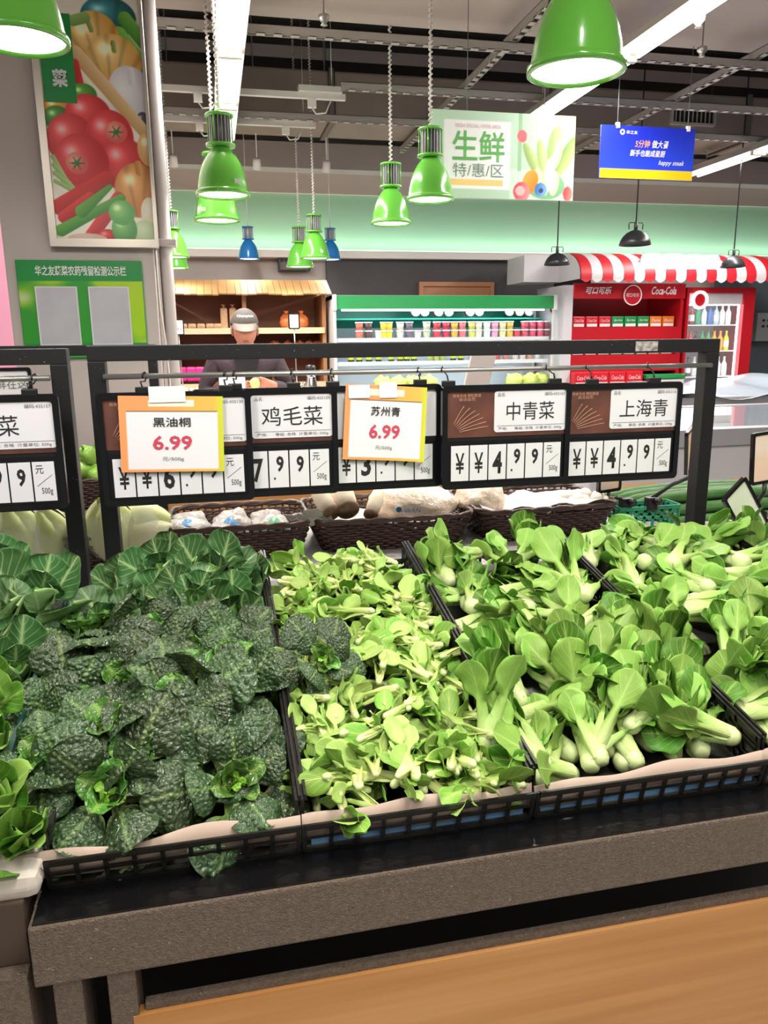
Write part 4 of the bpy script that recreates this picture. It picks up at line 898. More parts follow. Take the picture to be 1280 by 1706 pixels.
for px, py, yy, ax, sc_, lb in hero: place(bok_p[hash(lb) % 1 + len(lb) % 5], PY(px, py, yy), ax, len(lb)*.7, sc_, lb, 'bok choy', 'bok choy picked out on top')
# baby greens
r = random.Random(77)
for k in range(290):
    u, v = r.random(), r.random(); x = .105+u*.30; y = .960+v**1.15*.755; lay = 0 if k < 130 else 1
    z = deck(y)+(.024 if lay == 0 else .046)+.012*(1-(2*u-1)**2)+r.uniform(-.008, .010); s = r.uniform(.75, 1.12)
    yaw = r.gauss(-.1, 1.0)
    if r.random() < .62:   # leaves up or away from us
        ax = Vector((math.sin(yaw), math.cos(yaw)*(1 if r.random() < .8 else -1), r.uniform(.0, .6))).normalized(); pos = Vector((x, y, z))-ax*.045*s
    else:                  # pale bulb end on top
        ax = Vector((math.sin(yaw), abs(math.cos(yaw))+.2, r.uniform(-.55, .02))).normalized(); pos = Vector((x, y, z+.016))-ax*.02*s
    pos.z = max(pos.z, deck(y)+.012); pos.y = max(pos.y, .955); pos.x = min(max(pos.x, .096), .412)
    third = ('front' if v < .33 else 'middle' if v < .66 else 'rear')+' '+('left' if u < .25 else 'centre left' if u < .5 else 'centre right' if u < .75 else 'right')
    place(r.choice(baby_p), pos, ax, r.uniform(0, 6.28), s, f'small pale baby green in the {third} part of its heap', 'baby green', f'baby greens in the {third} part of the heap')
# ------------------------------------------------------------------ island behind the frame: steel tray, wicker baskets, mushrooms
def tread_plate():
    m = mat('tread_plate', '#b9b5b2', .4, .2); nt = m.node_tree; b = nt.nodes['Principled BSDF']
    tc = nt.nodes.new('ShaderNodeTexCoord'); vo = nt.nodes.new('ShaderNodeTexBrick'); vo.inputs['Scale'].default_value = 14; vo.inputs['Mortar Size'].default_value = .012; vo.inputs['Row Height'].default_value = .18; vo.inputs['Color1'].default_value = (1,1,1,1); vo.inputs['Color2'].default_value = (.2,.2,.2,1)
    mp = nt.nodes.new('ShaderNodeMapping'); mp.inputs['Rotation'].default_value = (0, 0, .6); nt.links.new(tc.outputs['Object'], mp.inputs[0]); nt.links.new(mp.outputs[0], vo.inputs['Vector'])
    bp = nt.nodes.new('ShaderNodeBump'); bp.inputs['Strength'].default_value = .5; bp.inputs['Distance'].default_value = .01; nt.links.new(vo.outputs['Color'], bp.inputs['Height']); nt.links.new(bp.outputs[0], b.inputs['Normal']); return m
st = thing('rear_counter', 'steel topped counter behind the sign frame carrying wicker baskets', 'counter', (.5, 2.1, 0))
obj('steel_top', MB().cbox((-.18, 2.10, .915), (3.04, .67, .03), bev=.004), tread_plate(), st)
obj('body', MB().box((-1.68, 1.92, .02), (1.32, 2.40, .90)), mat('counter_dark', '#2a2624', .6), st)
tr_ = MB()
for ix in range(64):
    for iy in range(8):
        x = -.26+ix*.025; y = 1.785+iy*.025; a = .7 if (ix+iy) % 2 else -.7
        tr_.cbox((0, 0, .9305), (.016, .004, .0015), Matrix.Translation((x, y, 0)) @ Matrix.Rotation(a, 4, 'Z'))
q = obj('tread_pattern', tr_, mat('tread_plate'), st); q['kind'] = 'stuff'
wick = mat('wicker_brown', '#43302a', .38, 0, .5, var=(40, '#553c34', .3)); wick_d = mat('wicker_dark', '#33231e', .45)
def perim(w, d, r, n):
    pts = rrect(w, d, r, 5); out = []; L = [0]
    pts = pts+[pts[0]]
    for a, b in zip(pts, pts[1:]): L.append(L[-1]+math.hypot(b[0]-a[0], b[1]-a[1]))
    for k in range(n):
        s = L[-1]*k/n; i = max(j for j in range(len(L)-1) if L[j] <= s+1e-9); f = (s-L[i])/max(1e-9, L[i+1]-L[i]); out.append((pts[i][0]+(pts[i+1][0]-pts[i][0])*f, pts[i][1]+(pts[i+1][1]-pts[i][1])*f))
    return out
def wicker(cx, cy, z0, w, d, h, taper, label, rot=0.):
    t = thing('wicker_basket', label, 'basket', (cx, cy, z0), 'brown wicker baskets'); n = 2*round((w+d)/.022); R = Matrix.Translation((cx, cy, 0)) @ Matrix.Rotation(rot, 4, 'Z')
    rows = int(h/.0085); we = MB()
    for r_ in range(rows):
        f = r_/rows; k = 1-taper*(1-f); P = perim(w*k, d*k, .05, n*2); z = z0+.004+f*(h-.008); pts = []
        for i, (x, y) in enumerate(P):
            l = math.hypot(x, y); o = .0035*math.sin(math.pi*(i/2+r_)) if False else .0032*(1 if ((i//2+r_) % 2) else -1); pts.append((x*(1+o/l), y*(1+o/l), z))
        we.tube([*pts, pts[0]], .0042, 5, M=R, caps=False)
    obj('weave', we, wick, t); sk = MB(); B0 = perim(w*(1-taper), d*(1-taper), .05, n); B1 = perim(w, d, .05, n)
    for a, b in zip(B0, B1): sk.tube([(a[0], a[1], z0), (b[0], b[1], z0+h)], .0035, 5, M=R)
    obj('stakes', sk, wick_d, t)
    rm = MB(); P = perim(w*1.015, d*1.015, .055, n)
    for s_ in range(2): rm.tube([(x*(1+.006*math.cos(i*1.1+s_*3.14)), y*(1+.006*math.cos(i*1.1+s_*3.14)), z0+h+.004+.004*math.sin(i*1.1+s_*3.14)) for i, (x, y) in enumerate(P+[P[0]])], .0065, 6, M=R, caps=False)
    obj('rim', rm, wick, t); obj('base', MB().prism([(x, y) for x, y in perim(w*(1-taper), d*(1-taper), .05, 24)], 0, .006, R @ Matrix.Translation((0,0,z0)) @ Matrix.Rotation(math.pi/2, 4, 'X')), wick_d, t)
    return t
TZ = .931
wicker(.045, 2.13, TZ, .37, .30, .088, .14, 'brown wicker basket of plastic packets below the 鸡毛菜 board')
wicker(.463, 2.15, TZ, .455, .33, .085, .15, 'brown wicker basket with king oyster mushrooms, middle of three')
wicker(.918, 2.15, TZ, .425, .33, .088, .16, 'brown wicker basket of white button mushrooms, rightmost of three', .05)
wicker(-.40, 2.13, TZ, .36, .30, .085, .14, 'brown wicker basket behind the wrapped cabbages and the frame posts')
def blob(c, r, seed, n=18, m=14, amp=.12, fr=3., M=None):
    rr_ = np.random.default_rng(seed); ph = rr_.uniform(0, 6.28, 6); b = MB()
    def fn(u, v):
        a = u*2*math.pi; t = v*math.pi; d = Vector((math.sin(t)*math.cos(a), math.sin(t)*math.sin(a), math.cos(t)))
        k = 1+amp*(math.sin(fr*d.x+ph[0])*math.sin(fr*d.y+ph[1])+.6*math.sin(2*fr*d.z+ph[2])*math.sin(1.7*fr*d.x+ph[3])+.3*math.sin(4*fr*d.y+ph[4])*math.sin(3*fr*d.x+ph[5]))
        return (c[0]+d.x*r[0]*k, c[1]+d.y*r[1]*k, c[2]+d.z*r[2]*k)
    return b.grid(fn, n, m, True, M)
bagm = mat('plastic_bag_clear', '#c9c3bd', .18, 0, .6, bump=(70, .5)); bagm2 = mat('plastic_bag_peach', '#ead0b8', .18, 0, .6, var=(25, '#f0e2d2', .3), bump=(80, .6))
blue_print = mat('bag_blue_print', '#3c8fd0', .4)
for k, (px, py, r_, lb) in enumerate(((310, 878, .05, 'white plastic packet in the basket beside the wrapped cabbage'), (385, 873, .05, 'clear packet with blue print in the wicker basket'), (452, 873, .05, 'clear packet with green print at the right of the packet basket'))):
    p = PY(px, py, 2.08); t = thing('plastic_packet', lb, 'packet', p, 'packets in the wicker basket'); obj('bag', blob((p.x, 2.10, p.z-.012), (.055, .07, .03), k, amp=.2, fr=4), bagm, t)
    obj('print', blob((p.x+.005, 2.082, p.z-.004), (.025, .05, .022), k+5, amp=.1), blue_print if k < 2 else mat('bag_green_print', '#3fae74', .4), t)
    tag(blob and obj('plastic_packet', blob((p.x, 2.18, p.z-.02), (.05, .05, .04), k+9, amp=.2), bagm), ['white packet behind the first one in the packet basket', 'packet tucked behind the blue printed one', 'packet tucked behind the green printed one'][k], 'packet', 'packets in the wicker basket')
stem_m = mat('mushroom_cream', '#efdcc0', .6, var=(30, '#f6ead6', .3)); cap_m = mat('mushroom_cap_brown', '#94765c', .6, var=(60, '#6f543e', .25)); white_mush = mat('mushroom_white', '#f3eee6', .6, var=(40, '#e4d9ca', .3))
for k, (px, py, R_, yaw, lb) in enumerate(((553, 855, .026, .35, 'king oyster mushroom at the left end of its basket'), (580, 850, .031, .1, 'large king oyster mushroom with torn brown cap facing us'), (618, 858, .020, -.5, 'small king oyster mushroom right of the large one'))):
    p = PY(px, py, 2.01); M_ = Matrix.Translation(p) @ Matrix.Rotation(yaw, 4, 'Z') @ Matrix.Rotation(D(-58), 4, 'X')
    t = thing('king_oyster_mushroom', lb, 'mushroom', p, 'king oyster mushrooms'); obj('stem', MB().lathe([(R_*.86,0),(R_*1.0,.03),(R_*1.02,.06),(R_*.85,.09),(R_*.4,.105),(.001,.108)], 18, M=M_), stem_m, t)
    obj('cap', MB().lathe([(.001,-.010),(R_*.7,-.009),(R_*1.02,-.003),(R_*1.05,.006),(R_*.9,.012)], 18, M=M_), cap_m, t)
for k, (px, py, r_, lb) in enumerate(((690, 838, (.125, .11, .055), 'big clear bag of enoki mushrooms with blue print'), (800, 832, (.075, .09, .055), 'clear plastic bag bulging between the two mushroom baskets'))):
    p = PY(px, py, 2.13); t = thing('mushroom_bag', lb, 'bag', p, 'mushroom bags'); obj('bag', blob(p, r_, 31+k, 32, 20, .10, 4.5), bagm2, t)
    if k == 0:
        q2 = PY(680, 850, 2.02); text('WAN', (q2.x+.012, 2.012, q2.z), .045, .012, blue_print, t, shear=.2); obj('print', MB().prism([(q2.x-.028+.008*math.cos(a), q2.z+.005+.008*math.sin(a)) for a in np.linspace(0, 6.28, 15)[:-1]], 2.012, 2.013), blue_print, t)
rb = random.Random(3)
for k in range(11):
    px = 925+ (k % 6)*17+rb.uniform(-4, 4); py = 832-8*(k//6)+rb.uniform(-4, 4); yy = 2.07+.06*(k//6); p = PY(px, py, yy)
    M_ = Matrix.Translation(p) @ Euler((rb.uniform(-.9, .2), rb.uniform(-.6, .6), 0)).to_matrix().to_4x4(); R_ = rb.uniform(.017, .022)
    t = thing('button_mushroom', f'white button mushroom, {ORD[k % 6]} from the left in the {"front" if k < 6 else "rear"} row of its basket', 'mushroom', p, 'white button mushrooms')
    obj('cap', MB().lathe([(.001,R_*.85),(R_*.5,R_*.75),(R_*.85,R_*.4),(R_,0),(R_*.85,-R_*.3),(R_*.3,-R_*.35)], 16, M=M_), white_mush, t); obj('stem', MB().lathe([(R_*.35,-R_*.3),(R_*.38,-R_*.9),(.001,-R_*.95)], 10, M=M_), stem_m, t)
def crumpled(name, corners, seed, m, label, cat, n=14, amp=.01):
    r_ = np.random.default_rng(seed); ph = r_.uniform(0, 6.28, 4); a, b_, c, d_ = (Vector(q) for q in corners)
    def fn(u, v):
        p = (a*(1-u)+b_*u)*(1-v)+(d_*(1-u)+c*u)*v; return p+Vector((0, 0, amp*(math.sin(9*u+ph[0])*math.sin(7*v+ph[1])+.5*math.sin(21*u+ph[2]))))
    o = obj(name, MB().grid(fn, n, n), m); md = o.modifiers.new('thickness', 'SOLIDIFY'); md.thickness = .0012; return tag(o, label, cat)
crumpled('plastic_sheet', [PY(470, 858, 2.02), PY(545, 850, 2.0), PY(560, 870, 2.0), PY(500, 872, 2.0)], 5, bagm, 'clear plastic flap spilling over the left rim of the mushroom basket', 'plastic sheet')
crumpled('plastic_liner', [(.72, 2.00, 1.022), (1.12, 1.985, 1.04), (1.09, 2.28, 1.01), (.74, 2.28, 1.01)], 8, mat('liner_white', '#ece6e0', .35, bump=(50, .3)), 'white plastic liner under the button mushrooms', 'liner', 18, .012)
crumpled('plastic_liner', [(.25, 2.02, 1.012), (.68, 2.00, 1.006), (.66, 2.28, .99), (.27, 2.28, .99)], 18, mat('liner_white'), 'plastic liner under the king oyster mushrooms', 'liner', 18, .006)

# wrapped Chinese cabbages behind the left greens
cab_m = mat('napa_pale', '#e8e8a0', .45, var=(22, '#eef0cf', .3), bump=(45, .35)); cab_in = mat('napa_green', '#c8d678', .5, var=(30, '#dfe6a8', .3)); film_m = mat('cling_film', '#f4f3ea', .08, 0, .6, alpha=.28, bump=(70, .9))
for k, (px, py, yy, w_, h_, lb) in enumerate(((20, 898, 1.98, .075, .10, 'film wrapped Chinese cabbage at the left edge'), (72, 905, 2.02, .075, .10, 'film wrapped Chinese cabbage beside the left frame post'), (185, 885, 2.02, .065, .085, 'film wrapped Chinese cabbage behind the left post of the wide frame'), (245, 890, 2.05, .085, .065, 'film wrapped Chinese cabbage lying between the post and the packet basket'))):
    p = PY(px, py, yy); p.z = max(p.z, .99); t = thing('napa_cabbage', lb, 'cabbage', p, 'wrapped Chinese cabbages')
    lie = k == 3; M_ = Matrix.Translation(p) @ (Matrix.Rotation(D(75), 4, 'Y') if lie else Matrix.Rotation(D(20), 4, 'X'))
    for j in range(7):
        a = 2*math.pi*j/7; q_ = MB()
        def fn(u, v, a=a, j=j):
            th = a+(u-.5)*1.5; z = (v-.5)*2*h_; rr_ = w_*math.sqrt(max(0, 1-(z/h_*.93)**2))*(1+.03*math.sin(9*v+j)+.05*math.cos((u-.5)*9)); return (rr_*math.cos(th), rr_*math.sin(th), z+.01*math.sin(u*6+j)*v)
        q_.grid(fn, 10, 12, True, M_); o = obj('leaf', q_, cab_m if j % 2 else cab_in, t)
    obj('film', blob((0, 0, 0), (w_*1.12, w_*1.12, h_*1.03), 50+k, 20, 14, .02, 6, M_), film_m, t)

# ------------------------------------------------------------------ right side: cucumbers, crate, small sign stands
cuke_m = mat('cucumber_skin', '#33662f', .42, 0, .5, var=(30, '#5c8c48', .25), bump=(150, .6), stretch=(.5, 6, 6))
rc = random.Random(9); ck = 0
sidet = thing('side_counter', 'white topped produce counter at the right behind the post', 'counter', (1.75, 2.2, 0))
obj('body', MB().box((1.36, 2.0, .02), (2.6, 2.75, .86)), mat('counter_grey', '#8a8682', .6), sidet); obj('top', MB().cbox((1.98, 2.37, .875), (1.26, .77, .03), bev=.004), mat('counter_white', '#e9e6e2', .4), sidet)
for row, (z0, n_) in enumerate(((.912, 6), (.946, 5), (.979, 4))):
    for i in range(n_):
        y = 2.14+i*.045+row*.022; L = rc.uniform(.55, .68); x = 1.27+rc.uniform(0, .10); z = z0; b_ = rc.uniform(-.02, .02)
        pts = [(x+L*s, y+b_*math.sin(math.pi*s), z+.012*math.sin(math.pi*s)) for s in np.linspace(0, 1, 14)]; rad = [.019*(1-(2*s-1)**8*.75) for s in np.linspace(0, 1, 14)]
        t = thing('cucumber', f'long green cucumber, {("bottom", "middle", "top")[row]} layer of the pile, {ORD[i]} from the front', 'cucumber', pts[0], 'cucumbers piled at the right'); obj('skin', MB().tube(pts, rad, 10), cuke_m, t); obj('stalk', MB().tube([pts[0], (pts[0][0]-.02, pts[0][1], pts[0][2]+.004)], .004, 6), mat('cucumber_stalk', '#6f8f4a', .6), t)
crate_b = MB(); lattice(crate_b, (1.165, 2.05, .931), (1.365, 2.05, .931), .062, cell=.028, rows=2, bar=.008); lattice(crate_b, (1.365, 2.05, .931), (1.365, 2.13, .931), .062, cell=.028, rows=2, bar=.008); lattice(crate_b, (1.165, 2.13, .931), (1.365, 2.13, .931), .062, cell=.028, rows=2, bar=.008); lattice(crate_b, (1.165, 2.05, .931), (1.165, 2.13, .931), .062, cell=.028, rows=2, bar=.008)
tag(obj('plastic_crate', crate_b, mat('crate_emerald', '#1f8a64', .4)), 'emerald green plastic crate in front of the cucumbers', 'crate')
foam = mat('white_foam')
for x0, x1, y0, y1, z0, z1, lb in ((1.345, 1.78, 1.905, 2.09, .895, .915, 'white foam tray in front of the cucumbers'), (1.30, 1.62, 1.80, 1.90, .86, .885, 'white foam tray holding reddish tubers by the post')):
    b_ = MB().cbox(((x0+x1)/2, (y0+y1)/2, z0+.004), (x1-x0, y1-y0, .008), bev=.003)
    for a, c in (((x0, y0), (x1, y0+.008)), ((x0, y1-.008), (x1, y1)), ((x0, y0), (x0+.008, y1)), ((x1-.008, y0), (x1, y1))): b_.box((a[0], a[1], z0), (c[0], c[1], z1+.012))
    tag(obj('foam_tray', b_, foam), lb, 'tray', 'white foam trays')
tub_m = mat('tuber_red', '#a8573e', .6, var=(40, '#8a4432', .3), bump=(80, .4))
for k, (px, py) in enumerate(((1183, 898), (1200, 902), (1192, 908), (1172, 905))):
    p = PY(px, py, 1.86); tag(obj('red_tuber', blob(p, (.024, .016, .014), 70+k, 14, 10, .15), tub_m), ['reddish tuber on top of the small pile by the right post', 'reddish tuber at the right of the small pile', 'reddish tuber at the front of the small pile', 'reddish tuber nearest the right post'][k], 'tuber', 'reddish tubers')
def sign_stand(base, top_c, w, h, Mrot, label, art):
    t = thing('sign_stand', label, 'sign stand', base, 'small clip on sign stands'); c = Vector(top_c)
    MM = Matrix.Translation(c) @ Mrot
    obj('frame', MB().ring(rrect(w, h, .008, 3), rrect(w-.018, h-.018, .005, 3), -.005, .005, MM), black_gloss, t); obj('card', MB().box((-w/2+.006, -.002, -h/2+.006), (w/2-.006, .003, h/2-.006), MM), art, t)
    bt = MM @ Vector((0, 0, -h/2)); bs = Vector(base); md = (bt+bs)/2+Vector((.0, 0, .012))
    obj('arm', MB().tube([bt, bt+(MM.to_3x3() @ Vector((0, 0, -.03))), md, bs+Vector((0, 0, .035))], .0065, 8), black_plastic, t); obj('clamp', MB().cbox((bs.x, bs.y, bs.z+.02), (.034, .026, .042), bev=.004), black_plastic, t); obj('knob', MB().lathe([(.001,-.012),(.011,-.01),(.011,.01),(.001,.012)], 12, M=Matrix.Translation((bs.x+.012, bs.y-.018, bs.z+.03)) @ Matrix.Rotation(1.57, 4, 'X')), black_plastic, t)
card_o = mat('card_orange_white', '#e9dccb', .5, var=(6, '#e8b98a', .15)); card_g = mat('card_pale_green', '#cfdcbc', .5, var=(8, '#e6ead8', .2))
pA, pB, pC = PY(1152, 745, 2.06), PY(1276, 762, 1.95), PY(1243, 852, 1.78)
sign_stand((1.27, 2.05, .985), pA, .13, .135, Matrix.Rotation(D(44), 4, 'Z') @ Matrix.Rotation(D(-14), 4, 'Y'), 'clip on sign stand half hidden by the right post, clamped on the emerald crate', card_o)
sign_stand((pB.x-.012, 1.96, .95), pB, .11, .155, Matrix.Rotation(D(8), 4, 'Z') @ Matrix.Rotation(D(-4), 4, 'Y'), 'upright clip on sign stand at the right edge over the cucumbers', card_o)
sign_stand((PY(1222, 890, 1.80).x, 1.80, PY(1222, 890, 1.80).z-.02), pC, .095, .18, Matrix.Rotation(D(12), 4, 'Z') @ Matrix.Rotation(D(-38), 4, 'Y'), 'tilted clip on sign stand leaning out at the right edge', card_g)
sign_stand((1.19, 2.06, .985), (1.15, 2.09, 1.10), .10, .12, Matrix.Rotation(D(20), 4, 'Z'), 'clip on sign stand hidden behind the 上海青 board', card_o)

# ------------------------------------------------------------------ islands and freezers further back
wc = thing('wood_counter', 'oak fronted counter behind the wicker baskets', 'counter', (.6, 3.8, 0))
obj('front_panel', MB().box((-.245, 3.40, .08), (1.35, 3.42, .90)), wood_m, wc); obj('edge_strip', MB().box((-.265, 3.39, .08), (-.245, 3.44, .90)), mat('edge_brown', '#7a4f2c', .5), wc); obj('top', MB().cbox((.55, 3.85, .92), (1.64, .92, .04), bev=.004), white_paint, wc); obj('body', MB().box((-.24, 3.42, .02), (1.34, 4.3, .90)), mat('counter_dark'), wc)
sc1 = thing('dark_counter', 'dark counter with a basket seen between the two frames', 'counter', (-.9, 3.0, 0)); obj('body', MB().box((-2.2, 2.75, .02), (-.28, 3.35, .90)), mat('counter_dark'), sc1); obj('shelf_rail', MB().box((-2.2, 2.73, .78), (-.28, 2.75, .82)), black_paint, sc1)
pk = PY(140, 796, 2.92); wicker(-.56, 3.05, .905, .42, .28, .10, .15, 'brown wicker basket of green peppers seen between the frames')
pep = mat('pepper_green', '#7dae3c', .25, 0, .5, var=(20, '#96c25a', .3))
for k in range(9):
    x, y, z = PY(141, 760, 2.98).x+rb.uniform(-.07, .07), 2.98+rb.uniform(-.04, .06), 1.0+.015*k+rb.uniform(-.01, .01); t = thing('green_pepper', f'glossy green pepper in the far basket, {ORD[k]} of the pile', 'pepper', (x, y, z), 'green peppers'); M_ = Matrix.Translation((x, y, z)) @ Euler((rb.uniform(-1, 1), rb.uniform(-1, 1), 0)).to_matrix().to_4x4()
    obj('body', MB().grid(lambda u, v: ((.034*math.sin(v*math.pi)**.7*(1+.12*math.cos(4*u*6.283)))*math.cos(u*6.283), (.034*math.sin(v*math.pi)**.7*(1+.12*math.cos(4*u*6.283)))*math.sin(u*6.283), .04*math.cos(v*math.pi)), 16, 9, True, M_), pep, t); obj('stalk', MB().tube([M_ @ Vector((0,0,.036)), M_ @ Vector((.004,0,.058))], .004, 6), mat('cucumber_stalk'), t)
tag(obj('pale_radish', blob((-.52, 2.97, 1.06), (.05, .04, .035), 91, amp=.06), stem_m), 'pale round radish on the green peppers', 'vegetable')
# chest freezers at right
frz = mat('freezer_grey', '#c3c0c3', .4); rim_m = mat('freezer_rim', '#9c9a9e', .35)
fz = thing('chest_freezer', 'long light grey chest freezer at the right beyond the cucumbers', 'freezer', (3.4, 4.3, 0))
obj('body', MB().cbox((3.55, 4.30, .46), (3.3, 1.3, .92), bev=.02), frz, fz); obj('rim', MB().ring(rrect(3.34, 1.34, .05, 3, 3.55, 4.30), rrect(3.14, 1.14, .05, 3, 3.55, 4.30), 0, .09, Matrix.Translation((0, 0, .92)) @ Matrix(((1,0,0,0),(0,0,1,0),(0,1,0,0),(0,0,0,1)))), rim_m, fz)
obj('lid', MB().cbox((3.55, 4.30, 1.0), (3.16, 1.16, .012)), mat('freezer_glass', '#8c959e', .1), fz)
decal = mat('decal_beige', '#d8b894', .6); 
for x in (2.02, 2.75): d_ = obj('decal', MB().box((x, 3.647, .34), (x+.26, 3.650, .74)), decal, fz); obj('decal_mark', MB().prism([(x+.08, .66), (x+.13, .56), (x+.18, .66), (x+.16, .66), (x+.13, .60), (x+.10, .66)], 3.645, 3.647), mat('decal_yellow', '#e0a93e', .6), d_)
fz2 = thing('chest_freezer', 'second chest freezer behind, covered with a clear plastic sheet', 'freezer', (4.4, 6.0, 0)); obj('body', MB().cbox((4.3, 6.1, .48), (3.6, 1.2, .96), bev=.02), frz, fz2); obj('rim', MB().cbox((4.3, 6.1, .99), (3.64, 1.24, .06), bev=.01), rim_m, fz2)
crumpled('plastic_cover', [(3.2, 5.45, 1.03), (5.4, 5.45, 1.05), (5.4, 6.6, 1.12), (3.4, 6.6, 1.06)], 44, mat('cover_blue_grey', '#9aa5b0', .2, 0, .6, bump=(12, .5)), 'bluish clear plastic sheet over the rear freezer', 'plastic sheet', 24, .03)
for k, (px, py, w_, h_, c_, lb) in enumerate(((1165, 640, .55, .34, '#d9d7d4', 'stack of pale boxes in front of the drinks fridge'), (1190, 680, .10, .30, '#e4e2e0', 'white carton standing on the near freezer behind the right post'))):
    p = PY(px, py, 6.9 if k == 0 else 4.0); b_ = thing('carton_stack', lb, 'carton', (p.x, p.y, p.z-.3)); 
    if k == 0:
        for j in range(9): obj('carton', MB().cbox((p.x, p.y+.2, .051+j*.105), (w_, .35, .10), bev=.004), mat('carton_pale', '#d9d7d4', .6), b_)
    else: obj('carton', MB().cbox((p.x+.02, p.y, 1.0-.2), (.13, .10, .5), bev=.004), mat('carton_white', '#dedad6', .6), b_)

# ------------------------------------------------------------------ refrigerated display case
CX0, CX1 = 1.225, 3.665
ca_green = mat('case_green', '#2f9a55', .3); case_white = mat('case_white', '#e2ecf5', .45); case_side = mat('case_side', '#d8d6d2', .4); teal = mat('case_teal', '#118a74', .4)
dc = thing('display_case', 'open refrigerated display case with a green canopy', 'display case', (2.44, 8.4, 0))
obj('canopy', MB().prism([(CX0+.03, 1.80), (CX1-.03, 1.80), (CX1-.03, 1.935), (CX0+.03, 1.935)], 8.0, 8.06), ca_green, dc); obj('roof', MB().box((CX0, 8.06, 1.90), (CX1, 9.0, 1.94)), case_side, dc)
for x in (CX0, CX1-.03): obj('end_cap', MB().cbox((x+.015, 8.02, 1.865), (.04, .07, .16), bev=.012), white_paint, dc)
obj('side_panel', MB().box((CX0, 8.02, .05), (CX0+.03, 9.0, 1.94)), case_side, dc); obj('side_panel', MB().box((CX1-.03, 8.55, .05), (CX1, 9.0, 1.94)), case_side, dc); obj('side_post', MB().box((CX1-.03, 8.02, .05), (CX1-.005, 8.045, 1.80)), case_side, dc)
obj('back_panel', MB().box((CX0+.03, 8.80, .9), (CX1-.03, 8.84, 1.62)), case_white, dc); obj('upper_panel', MB().box((CX0+.03, 8.78, 1.62), (CX1-.03, 8.84, 1.9)), teal, dc)
obj('plinth', MB().cbox((2.44, 8.45, .48), (CX1-CX0, 1.0, .96), bev=.01), case_side, dc)
for z in (1.50, 1.256): s_ = obj('shelf', MB().box((CX0+.03, 8.12, z-.02), (CX1-.03, 8.80, z)), case_white, dc); obj('price_rail', MB().box((CX0+.03, 8.105, z-.03), (CX1-.03, 8.12, z+.01)), mat('price_rail', '#dfe3e6', .4), s_)
obj('shelf', MB().box((CX0+.03, 8.3, 1.70), (CX1-.03, 8.80, 1.715)), teal, dc)
obj('case_tube', MB().tube([(CX0+.1, 8.10, 1.795), (CX1-.1, 8.10, 1.795)], .012, 8), mat('case_tube_glow', '#ffffff', .5, emit=('#f4fbff', 8)), dc)
ld = bpy.data.lights.new('case_light', 'AREA'); ld.shape = 'RECTANGLE'; ld.size = 2.2; ld.size_y = .08; ld.energy = 9; ld.color = (.85, .95, 1); lo = bpy.data.objects.new('case_light', ld); COL.objects.link(lo); lo.parent = dc; lo.location = (0, -.24, 1.78); lo.rotation_euler = (D(28), 0, 0)
for z, e in ((1.47, 3.5), (1.226, 5.)):  # fill lights and glowing tubes added to brighten the case below its shelves
    ld = bpy.data.lights.new('shelf_fill_light', 'AREA'); ld.shape = 'RECTANGLE'; ld.size = 2.2; ld.size_y = .05; ld.energy = e; ld.color = (.88, .96, 1); lo = bpy.data.objects.new('shelf_fill_light', ld); COL.objects.link(lo); lo.parent = dc; lo.location = (0, -.22, z); lo.rotation_euler = (D(40), 0, 0)
    obj('added_shelf_tube', MB().tube([(CX0+.1, 8.16, z+.012), (CX1-.1, 8.16, z+.012)], .006, 8), mat('case_tube_glow'), dc)
lidm = mat('tub_lid', '#e3e6ea', .4)
TC = ['#c96a5a', '#5a3a3c', '#d6c9b8', '#e0c43a', '#e0c43a', '#d8c4bc', '#6a5a6a', '#cfc8c0', '#b8bca0', '#c83a44', '#c02a48', '#d0a040', '#d86a70', '#b8c060', '#d8d4b8', '#d8dcd8', '#d890b0', '#d8d49a', '#d0a844', '#c8404c', '#c04858', '#d04a68', '#d85a70', '#8a4a50']
tub_mesh = {}
def tub(p, col, R_, h, label, group, M_=None):
    t = thing('food_tub', label, 'tub', p, group)
    if (R_, h) not in tub_mesh: tub_mesh[(R_, h)] = [mesh_from('tub_body', MB().lathe([(R_*.8,0),(R_*.95,h*.85)], 14), None), mesh_from('lid', MB().lathe([(R_*1.05,h*.85),(R_*1.05,h),(.001,h)], 14), lidm)]
    for me, nm in zip(tub_mesh[(R_, h)], ('tub_body', 'lid')):
        if nm == 'tub_body': me = me.copy(); me.materials.append(mat('tub_'+col[1:], col, .4))
        o = bpy.data.objects.new(nm, me); COL.objects.link(o); o.parent = t
    if M_ is not None: t.rotation_euler = M_
cols = [599, 614, 631, 640, 648, 667, 682, 696, 711, 728, 743, 757, 770, 786, 797, 811, 824, 837, 849, 861, 874, 887, 900, 910]
for i, px in enumerate(cols):
    x = PY(px, 560, 8.2).x
    for lv in range(1 if i in (2, 7, 19) else 2): tub((x, 8.2, 1.501+lv*.088), TC[i], .043, .086, f'food tub, {ORD[i % 8]} of the {("left", "middle", "right")[i//8]} run on the upper shelf, {("lower", "upper")[lv]} layer', 'food tubs on the case upper shelf')
for i, px in enumerate((690, 705, 728, 745, 780, 795, 845, 862, 878)):
    p = PY(px, 522+(i % 2)*6, 8.45); tub((p.x, 8.45, 1.77), TC[(i*5) % 24], .05, .08, f'round tub showing its lid under the green canopy, {ORD[i]} from the left', 'round tubs under the canopy', (D(78), 0, 0))
bot_g = mat('bottle_green_glass', '#1e3a22', .15); lab_y = mat('label_lime', '#b8c83c', .5)
